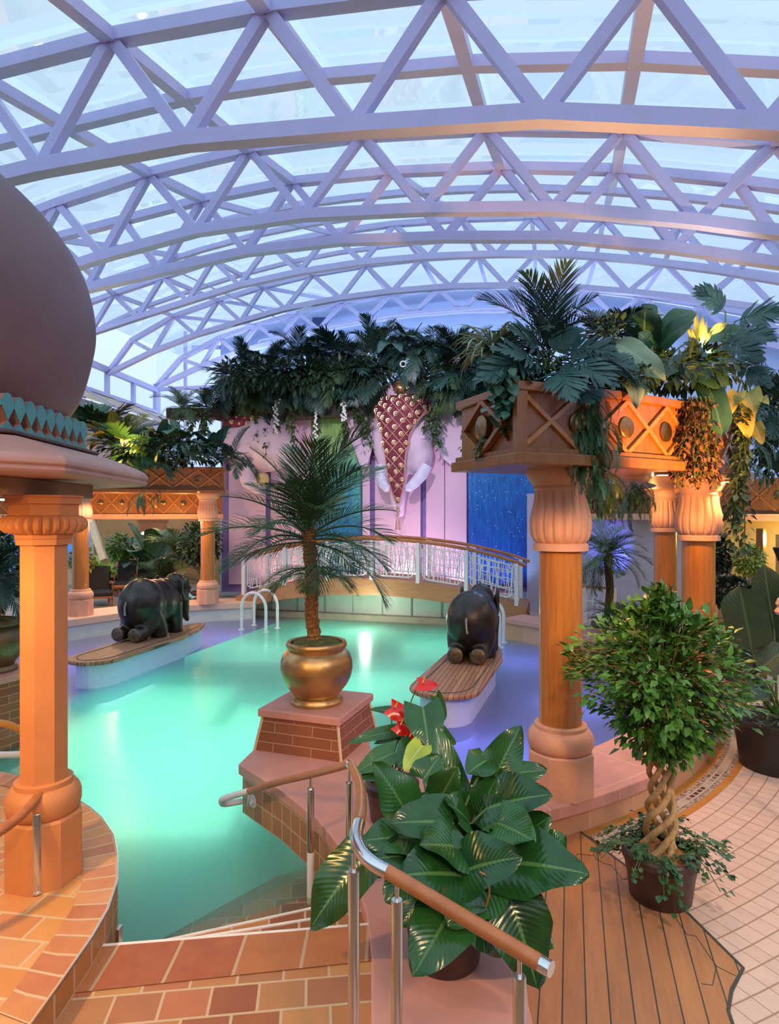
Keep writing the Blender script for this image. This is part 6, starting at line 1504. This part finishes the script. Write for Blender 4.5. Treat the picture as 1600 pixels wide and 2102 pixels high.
leaves_at('croton', 'golden lit upright plant among the dark leaves of the right planter', 'plant', on(1435, 730, 6.1),
 [((1432,715),(1425,632),6.1,6.1,.05),((1436,700),(1448,640),6.1,6.1,.05),((1430,715),(1405,660),6.0,6.0,.05),((1440,715),(1468,672),6.0,6.0,.05),((1455,690),(1500,660),6.1,6.0,.10),((1430,720),(1412,690),6.0,6.0,.05),((1440,720),(1455,655),6.0,6.0,.05)], m_gold_l, 'lance', GP, droop=0.5)
leaves_at('caladium', 'yellow ruffled leaves hanging at the right end of the planter', 'plant', on(1530, 800, 5.9),
 [((1535,805),(1545,850),5.8,5.6,.26),((1520,830),(1535,895),5.75,5.6,.24),((1545,820),(1572,830),5.8,5.6,.20),((1515,805),(1500,850),5.8,5.65,.18),((1550,870),(1562,910),5.7,5.6,.16)], m_gold_l, 'heart', GP, lobe=0.1, wave=0.10)
hang('ivy_vine', 'long ivy vine hanging far below the right end of the planter', 1500, 830, 5.75, 300, 26, 420, 0.075, m_vine, GP, strands=3)
hang('dry_moss', 'rusty brown moss bunch hanging on the front of the right planter', 1432, 815, 5.55, 190, 70, 1400, 0.06, m_moss, GP, 0.12, 34, 'strands')
blob_plant('schefflera', 'dark filler leaves along the front rim of the right planter under the lobed philodendron', 'plant', on(1180,790,5.3), [q for x in range(1070, 1350, 28) for q in mound(x, 775, 5.15, 22, 24, 70)], 0.09, m_blueg, GP, 0.5)
rosette('areca_palm', 'small palm tuft peeping out behind the paddle leaves of the right planter', 'palm', on(1250, 700, 6.3), P3('palmb'), 14, (15, 85), 0.55, GP, 5, 'frond')
blob_plant('schefflera', 'small leaved dark shrub between tall palm and paddle leaves in the right planter', 'plant', on(1250,720,5.9), mound(1255,690,5.9,50,40,260), 0.10, m_blueg, GP, 0.5)
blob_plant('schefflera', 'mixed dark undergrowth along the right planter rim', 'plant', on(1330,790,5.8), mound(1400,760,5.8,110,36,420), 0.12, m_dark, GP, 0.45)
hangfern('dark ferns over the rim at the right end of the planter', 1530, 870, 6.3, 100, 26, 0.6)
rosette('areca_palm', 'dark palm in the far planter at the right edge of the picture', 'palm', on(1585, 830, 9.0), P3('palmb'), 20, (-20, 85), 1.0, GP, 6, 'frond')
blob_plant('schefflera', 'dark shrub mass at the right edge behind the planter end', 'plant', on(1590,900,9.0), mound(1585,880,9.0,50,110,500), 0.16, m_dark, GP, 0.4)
# ------------------------------------------------------------------ plants of the left planter
GL = 'plants in the left planter'
def base_l(px, py=945, Y=15.3): return on(px, py, Y)
s_ = 2.0
rosette('monstera', 'monstera with broad split leaves at the dome end of the left planter', 'plant', base_l(255, 925, 14.6), P3('selg'), 16, (-20, 70), 1.25, GL, 31, 'leaf')
rosette('croton', 'yellow lit broad leaved plant in the left planter, brightest there', 'plant', base_l(243, 915, 14.9), P3('gold'), 14, (10, 85), 1.5, GL, 32, 'leaf')
rosette('dracaena', 'arching green dracaena behind the yellow leaves in the left planter', 'plant', base_l(265, 905, 15.0), P3('palm'), 16, (0, 80), 0.95, GL, 33, 'frond')
rosette('elephant_ear', 'blue green heart leaved plant in the middle of the left planter', 'plant', base_l(330, 930, 15.2), P3('blue'), 16, (0, 75), 1.25, GL, 34, 'leaf')
rosette('bird_of_paradise', 'paddle leaved plant with leaves fanning above the left planter', 'plant', base_l(372, 925, 15.4), P3('banana'), 13, (10, 75), 1.1, GL, 35, 'leaf')
rosette('elephant_ear', 'dark glossy heart leaved plant at the bridge end of the left planter', 'plant', base_l(440, 935, 15.8), P3('blue'), 18, (-5, 75), 1.3, GL, 36, 'leaf')
rosette('areca_palm', 'palm tuft at the very bridge end of the left planter', 'palm', base_l(478, 940, 16.2), P3('palmb'), 14, (-15, 80), 0.9, GL, 37, 'frond')
rosette('selloum_philodendron', 'lobed dark philodendron draping over the left planter front', 'plant', base_l(300, 945, 14.8), P3('selloum'), 14, (-5, 70), 1.1, GL, 38, 'leaf')
rosette('selloum_philodendron', 'lobed dark philodendron over the left planter below the paddle leaves', 'plant', base_l(400, 945, 15.6), P3('selloum'), 14, (-5, 70), 1.1, GL, 39, 'leaf')
rosette('areca_palm', 'palm just right of the teal frieze in the left planter', 'palm', base_l(205, 900, 15.6), P3('selg'), 14, (5, 80), 1.6, GL, 40, 'frond')
blob_plant('schefflera', 'dark small leaved undergrowth along the left planter', 'plant', base_l(330,940,15.4), mound(340,925,15.4,130,26,700), 0.2, m_dark, GL, 0.45)
blob_plant('golden_pothos', 'yellow flecked small leaved shrub in the left planter', 'plant', base_l(315,925,15.0), mound(318,905,15.0,30,22,150), 0.15, m_gold_l, GL, 0.6)
hangfern('small fern spray hanging under the dome eave from the left planter', 296, 1000, 13.8, 30, 10, 0.8, 'fern', GL)
hangfern('small dark fern hanging in front of the left balcony lattice', 322, 1005, 15.0, 18, 6, 0.6, 'fern', GL)
# plants on the high shelf beside the blue wall
GH = 'plants on the high shelf beside the blue wall'
rosette('areca_palm', 'green palm tuft on the high shelf left of the mural garden', 'palm', on(375, 838, 19.0), P3('palm'), 16, (0, 80), 0.9, GH, 41, 'frond')
rosette('areca_palm', 'leafy palm tuft on the high shelf next to the blue wall', 'palm', on(425, 836, 19.3), P3('palmb'), 18, (-10, 80), 0.9, GH, 42, 'frond')
hang('trailing_vine', 'grey green vines trailing from the high shelf', 395, 838, 18.9, 62, 100, 420, 0.12, m_vine, GH, strands=14)
tag(MB().beam([on(345,850,19.3), on(455,850,19.5)], 0.5, 0.3).build('planter_trough', bpy.data.materials['dark_trough'] if 'dark_trough' in bpy.data.materials else m_soil), 'narrow trough of the high shelf plants left of the mural', 'planter')
# ------------------------------------------------------------------ hanging garden over the mural
GM = 'plants of the hanging garden over the mural'
def mg(px, py, off=0.6): return Vector(MU(px, py, off))
cols = [(480,775,'selloum','leaf'),(505,755,'palmb','frond'),(530,770,'blue','leaf'),(556,745,'palmb','frond'),(585,752,'palm','frond'),(612,735,'palmb','frond'),(640,760,'blue','leaf'),(663,735,'palmb','frond'),(690,725,'selloum','leaf'),(715,748,'palmb','frond'),(742,738,'palm','frond'),(768,722,'palmb','frond'),(795,745,'blue','leaf'),(818,715,'palm','frond'),(845,720,'blue','leaf'),(868,738,'palmb','frond'),(893,725,'palm','frond'),(920,745,'palmb','frond'),(948,735,'palmb','frond'),(975,745,'selloum','leaf'),(1000,735,'palm','frond')]
ordn = ['first', 'second', 'third', 'fourth', 'fifth', 'sixth', 'seventh', 'eighth', 'ninth', 'tenth', 'eleventh', 'twelfth', 'thirteenth', 'fourteenth', 'fifteenth', 'sixteenth', 'seventeenth', 'eighteenth', 'nineteenth', 'twentieth', 'last']
kn = {'selloum': 'lobed philodendron', 'palmb': 'dark feathery palm', 'palm': 'fine green palm', 'blue': 'heart leaved plant'}
ob = {'selloum': 'selloum_philodendron', 'palmb': 'areca_palm', 'palm': 'areca_palm', 'blue': 'elephant_ear'}
for i, (x, y, k, part) in enumerate(cols):
    big = 1.5 if part == 'leaf' else 1.15
    rosette(ob[k], '%s in the back row of the mural hanging garden, %s from the left' % (kn[k], ordn[i]), 'palm' if 'palm' in k else 'plant', mg(x, y+8), P3(k), 15, (-25, 85), big, GM, 100+i, part)
front = [(475,805),(510,800),(545,805),(580,800),(615,805),(655,800),(690,795),(728,800),(765,795),(805,735),(868,745),(915,800),(950,795),(985,800)]
for i, (x, y) in enumerate(front):
    k = ('palmb', 'palm', 'selloum', 'palmb', 'blue')[i % 5]
    rosette(ob[k], '%s drooping in the front row of the mural garden, %s from the left' % (kn[k], ordn[i]), 'palm' if 'palm' in k else 'plant', mg(x, y-30, 0.95), P3(k), 15, (-75, 20), 1.5 if k in ('selloum', 'blue') else 1.2, GM, 140+i, 'leaf' if k in ('selloum', 'blue') else 'frond', (pi*0.9, pi*2.1))
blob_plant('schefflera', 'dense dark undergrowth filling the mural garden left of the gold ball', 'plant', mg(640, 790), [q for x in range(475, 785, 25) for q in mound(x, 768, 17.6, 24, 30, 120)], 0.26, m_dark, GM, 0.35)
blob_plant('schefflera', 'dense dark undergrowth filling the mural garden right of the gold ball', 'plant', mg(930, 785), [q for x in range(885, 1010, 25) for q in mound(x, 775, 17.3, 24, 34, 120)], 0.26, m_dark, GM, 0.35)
vh = [(500,820,60,'over the left cloth patch'),(528,830,110,'over the left pink panel'),(546,820,150,'left of the orange lit strip'),(574,825,90,'beside the first white flower string'),(600,820,120,'before the pink panel at left'),(622,820,70,'left of the green mosaic'),(650,830,110,'over the left edge of the green mosaic'),(706,820,140,'over the right edge of the green mosaic'),(737,830,90,'over the left elephant ear'),(755,820,140,'between the left ear and head of the elephant'),(885,815,120,'along the right side of the elephant head'),(898,830,130,'inside the right elephant ear'),(938,830,60,'over the middle of the right ear'),(958,835,150,'at the left edge of the blue mosaic'),(968,830,130,'over the blue mosaic beside the planter')]
for i, (x, y, h, l) in enumerate(vh):
    hang('trailing_vine', 'dark vine strand hanging '+l, x, y-25, MU(x, y, 0.9)[1], h, 9, 150, 0.14, m_vine if i % 3 == 1 else m_dark, 'vines hanging over the mural', strands=3)
for i, (x, y, h, l) in enumerate(((567,820,70,'left of the green mosaic'),(648,790,115,'before the green mosaic'),(706,815,50,'near the right edge of the green mosaic'))):
    r = thing('flower_string', 'string of small white flowers hanging '+l, 'hanging plant', MU(x, y, 1.3), 'white flower strings'); fb = MB()
    for q in range(34): fb.sph(Vector(MU(x+rr.gauss(0, 3), y+h*q/34, 1.35)), 0.035, 6, 4)
    fb.build('blossoms', m_white, r); MB().tube([MU(x, y, 1.3), MU(x, y+h, 1.3)], 0.01, 4).build('stem', m_stem, r)
tag(MB().tube([Vector(MU(828,747,1.6))+Vector((0.075*math.cos(a*pi/10), 0, 0.075*math.sin(a*pi/10))) for a in range(21)], 0.016, 8).build('ring', m_white), 'small white ring hanging in the foliage above the gold ball', 'ring')
# ------------------------------------------------------------------ plants of the left rear floor
GR = 'potted plants behind the left ledge'
def gp(px, py): return Vector(gl(px, py))
def potted(name, label, cat, px, py, ks, n, el, sc, h, seed, part, trunk=0.0, grp=GR, pr=0.28):
    b = gp(px, py); r = rosette(name, label, cat, b, ks, n, el, sc, grp, seed, part, trunk=h)
    pot(r, b, pr*0.8, pr, 0.42, m_brownpot)
    if trunk: MB().tube([b+Vector((0,0,.38)), b+Vector((0.03,0,h*0.6)), b+Vector((0,0,h+0.03))], [0.07,0.06,0.055], 10).build('trunk', m_ptrunk, r)
    return r
potted('potted_dracaena', 'yellow green dracaena with glowing strap leaves behind the left loungers', 'potted plant', 222, 1212, P3('lime'), 26, (-10, 80), 1.7, 0.55, 201, 'leaf')
potted('potted_dracaena', 'second lime strap leaved plant beside the blue window', 'potted plant', 200, 1205, P3('lime'), 22, (-10, 80), 1.5, 0.6, 202, 'leaf')
potted('potted_bird_of_paradise', 'tall bird of paradise with a long curled leaf by the floor lamp', 'potted plant', 312, 1212, P3('banana'), 14, (35, 85), 1.9, 0.5, 203, 'leaf')
potted('potted_palm', 'slender trunk palm behind the left elephant, beside the bridge railing', 'potted palm', 372, 1232, P3('palm'), 26, (-30, 80), 1.25, 1.25, 204, 'frond', 1)
potted('potted_palm', 'low bushy palm between lounger and slender palm trunk', 'potted palm', 338, 1225, P3('palm'), 24, (-5, 80), 1.2, 0.5, 205, 'frond')
def bush(name, label, px, py, Y, rx, rz, n, size, mat, group, part='foliage', asp=0.55):
    c = on(px, py, Y); b = Vector((c.x, c.y, 0)); r = thing(name, label, 'potted tree' if rz > 30 else 'shrub', b, group)
    mb = MB(); scatter_leaves(mb, mound(px, py, Y, rx, rz, n), size, rr, 0.3, asp); mb.build(part, mat, r, closed=False)
    MB().tube([b+Vector((0,0,.3)), b+Vector((0.03,0.02,c.z*0.6)), c], [0.05,0.04,0.03], 8).build('trunk', m_bark, r)
    pot(r, b, 0.22, 0.28, 0.38, m_brownpot); return r
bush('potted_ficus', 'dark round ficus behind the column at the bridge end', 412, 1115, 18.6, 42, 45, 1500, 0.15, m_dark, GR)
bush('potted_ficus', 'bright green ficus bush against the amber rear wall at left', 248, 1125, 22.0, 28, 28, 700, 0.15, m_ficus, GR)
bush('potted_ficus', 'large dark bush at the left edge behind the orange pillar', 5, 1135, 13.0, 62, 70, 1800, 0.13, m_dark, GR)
bush('potted_ficus', 'mid green bush by the blue window behind the pavilion pillar', 165, 1150, 18.8, 26, 24, 500, 0.15, m_lime, GR)
# ------------------------------------------------------------------ plants of the right rear floor
GQ = 'potted plants at the right rear'
b = on(1248, 1140, 13.2); bb = Vector((b.x, b.y, 0))
r = rosette('potted_palm', 'dark date palm silhouetted before the lavender wall, behind the ficus', 'potted palm', bb, P3('palm'), 34, (-35, 80), 0.88, GQ, 210, 'frond', trunk=b.z)
MB().tube([bb+Vector((0,0,.35)), bb+Vector((0.05,0,b.z*0.6)), b], [0.09,0.08,0.09], 12).build('trunk', plain('dark_palm_trunk', (0.10,0.06,0.03), 0.9, var=0.4, bump=0.6), r); pot(r, bb, 0.26, 0.32, 0.4, m_brownpot)
rosette('potted_palm', 'low dark palm filling the space under the silhouetted palm', 'potted palm', Vector((on(1285,1220,12.6).x, 12.6, 0.3)), P3('palm'), 22, (5, 75), 0.95, GQ, 211, 'frond')
bush('potted_ficus', 'dark slim ficus right of the amber columns', 1478, 1135, 11.5, 24, 40, 700, 0.11, m_dark, GQ)
bush('potted_ficus', 'bright lit shrub in front of the yellow wall at right', 1540, 1152, 10.8, 28, 30, 900, 0.085, m_lime, GQ)
bush('potted_ficus', 'low dark shrub in front of the yellow wall, behind the broad leaf', 1500, 1215, 9.8, 60, 26, 900, 0.12, m_dark, GQ)
# ================================================================== light
w = bpy.data.worlds.new('dusk'); SC.world = w; w.use_nodes = True
nt = w.node_tree; bg = nt.nodes['Background']
tc = nt.nodes.new('ShaderNodeTexCoord'); sp = nt.nodes.new('ShaderNodeSeparateXYZ'); nt.links.new(tc.outputs['Generated'], sp.inputs[0])
cr = nt.nodes.new('ShaderNodeValToRGB'); cr.color_ramp.elements[0].position = 0.0; cr.color_ramp.elements[0].color = (0.50,0.60,0.98,1)
cr.color_ramp.elements[1].position = 0.55; cr.color_ramp.elements[1].color = (0.62,0.82,0.98,1)
nt.links.new(sp.outputs['Z'], cr.inputs['Fac']); nt.links.new(cr.outputs['Color'], bg.inputs['Color']); bg.inputs['Strength'].default_value = 1.08
def lamp(ty, loc, e, col, size=0.1, aim=None, ang=60, blend=0.6):
    l = bpy.data.lights.new('lamp', ty); l.energy = e; l.color = col
    if ty == 'AREA': l.size = size
    else: l.shadow_soft_size = size
    if ty == 'SPOT': l.spot_size = math.radians(ang); l.spot_blend = blend
    o = bpy.data.objects.new('lamp', l); COL.objects.link(o); o.location = loc
    if aim is not None: o.rotation_euler = (Vector(aim)-Vector(loc)).to_track_quat('-Z', 'Y').to_euler()
    return o
WARM = (1.0, 0.62, 0.28); AMB = (1.0, 0.5, 0.15); PINK = (1.0, 0.72, 0.62)
# underwater lamps of the main basin
for px, py in ((340,1405), (690,1285), (915,1308), (515,1312), (760,1375), (420,1500), (600,1450), (230,1480), (330,1570)):
    p = G(px, py, -0.16); lamp('AREA', (p[0], p[1], -0.42), 48, (0.74, 1.0, 0.84), 2.0)
# blue lamps of the shelves
for x, y in ((-5.9,9.5), (-5.3,12.3), (-4.3,15.4), (-6.6,12.8), (2.2,7.6), (1.6,6.6), (2.9,10), (2.8,13), (1.3,8.2)):
    lamp('AREA', (x, y, -0.36), 10, (0.34, 0.34, 1.0), 1.1)
# added warm fill spots over the foreground, standing in for unseen room lamps
lamp('SPOT', (1.6, -0.8, 4.2), 290, (1.0,0.66,0.36), 0.3, (0.3, 3.8, 0.3), 50)
lamp('SPOT', (-2.6, 2.6, 2.75), 140, (1.0,0.58,0.2), 0.08, (-2.2, 3.9, 0.4), 120)
lamp('SPOT', (-0.9, -0.6, 3.6), 200, (1.0,0.48,0.17), 0.12, (-2.2, 4.3, 1.2), 55)
lamp('SPOT', (3.4, 1.6, 4.2), 270, (1.0,0.72,0.5), 0.12, (2.6, 5.0, 0.2), 75)
# under the right planter
for r_, a, e in ((6.12,-52,50), (6.05,-41,45), (5.62,-30,30), (6.15,-34.5,45), (5.6,-15,40)):
    p = pc(r_, a); lamp('SPOT', (p[0], p[1], 3.02), e, AMB, 0.05, (p[0], p[1], 0), 130)
lamp('SPOT', (1.0, 3.6, 2.9), 90, AMB, 0.08, (1.48, 5.48, 1.6), 60)
lamp('SPOT', (3.3, 3.9, 2.5), 700, (1.0,0.42,0.10), 0.05, (2.5, 5.5, 3.35), 52)
# left balcony
for x, y in ((-5.6,17.2), (-7.0,16.3), (-8.2,15.5)): lamp('POINT', (x, y, 2.45), 45, AMB, 0.08)
lamp('POINT', (-7.2, 19.2, 2.3), 60, (1.0,0.6,0.25), 0.1)
lamp('SPOT', (-5.0, 14.0, 0.8), 200, (1.0,0.6,0.25), 0.1, (-5.8, 16.2, 3.4), 70)
lamp('POINT', (-0.6, 15.6, 0.30), 30, (0.85,1.0,0.75), 0.1)
lamp('SPOT', (-2.5, 10.5, 5.5), 500, (1.0,0.62,0.34), 0.15, (-0.5, 16, 0.8), 45)
lamp('SPOT', (-5.4, 15.2, 3.1), 120, (1.0,0.6,0.3), 0.08, (-5.6, 16.0, 0.3), 130)
lamp('SPOT', (-6.6, 14.3, 3.1), 90, (1.0,0.6,0.3), 0.08, (-6.6, 14.8, 0.3), 130)
lamp('POINT', (3.28, 6.85, 2.80), 9, AMB, 0.012); lamp('POINT', (4.22, 10.15, 2.80), 9, AMB, 0.012)
lamp('POINT', pc(5.75, -40)+(4.0,), 14, (1.0,0.72,0.2), 0.02); lamp('POINT', pc(5.7, -30)+(3.9,), 12, (1.0,0.72,0.2), 0.02)
lamp('POINT', W(258, 905, 14.1), 80, (1.0,0.55,0.10), 0.1)
# mural
for px, c, e in ((560,(1.0,0.62,0.5),260), (830,(1.0,0.66,0.78),420), (940,(0.9,0.6,1.0),260), (690,(0.4,1.0,0.5),120), (1030,(0.25,0.5,1.0),160)):
    p = MU(px, 1230, 0.75); q = MU(px, 850, 0.4); lamp('SPOT', p, e*0.38, c, 0.12, q, 120)
lamp('SPOT', (-1.0, 11.0, 7.0), 900, (1.0,0.74,0.85), 0.1, MU(800, 900, 0), 48)
p = MU(1260, 1180, 2.2); lamp('SPOT', p, 110, (0.12,0.15,1.0), 0.1, MU(1255, 1040, 0.3), 80)
for px in (500, 640, 780, 920, 1080, 1250): lamp('POINT', MU(px, 765, -0.55), 75, (0.55,0.72,1.0), 0.06)
lamp('SPOT', (1.3, 4.15, 3.95), 60, AMB, 0.1, (1.0, 4.2, 7), 120)
lamp('SPOT', (3.0, 5.9, 4.2), 90, (1.0,0.75,0.6), 0.05, (2.6, 8.0, 7), 90)
# right rear
lamp('POINT', (7.2, 11.6, 2.2), 60, (1.0,0.7,0.2), 0.1)
SC.view_settings.view_transform = 'Standard'; SC.view_settings.look = 'None'; SC.view_settings.gamma = 1.0; SC.view_settings.exposure = 0.38
SC.view_settings.use_curve_mapping = False
SC.cycles.use_denoising = True; SC.cycles.max_bounces = 7; SC.cycles.diffuse_bounces = 3; SC.cycles.glossy_bounces = 3; SC.cycles.transmission_bounces = 4
SC.cycles.transparent_max_bounces = 16; SC.cycles.volume_bounces = 2; SC.cycles.use_adaptive_sampling = True; SC.cycles.adaptive_threshold = 0.03; SC.cycles.sample_clamp_indirect = 4.0; SC.cycles.caustics_reflective = False; SC.cycles.caustics_refractive = False
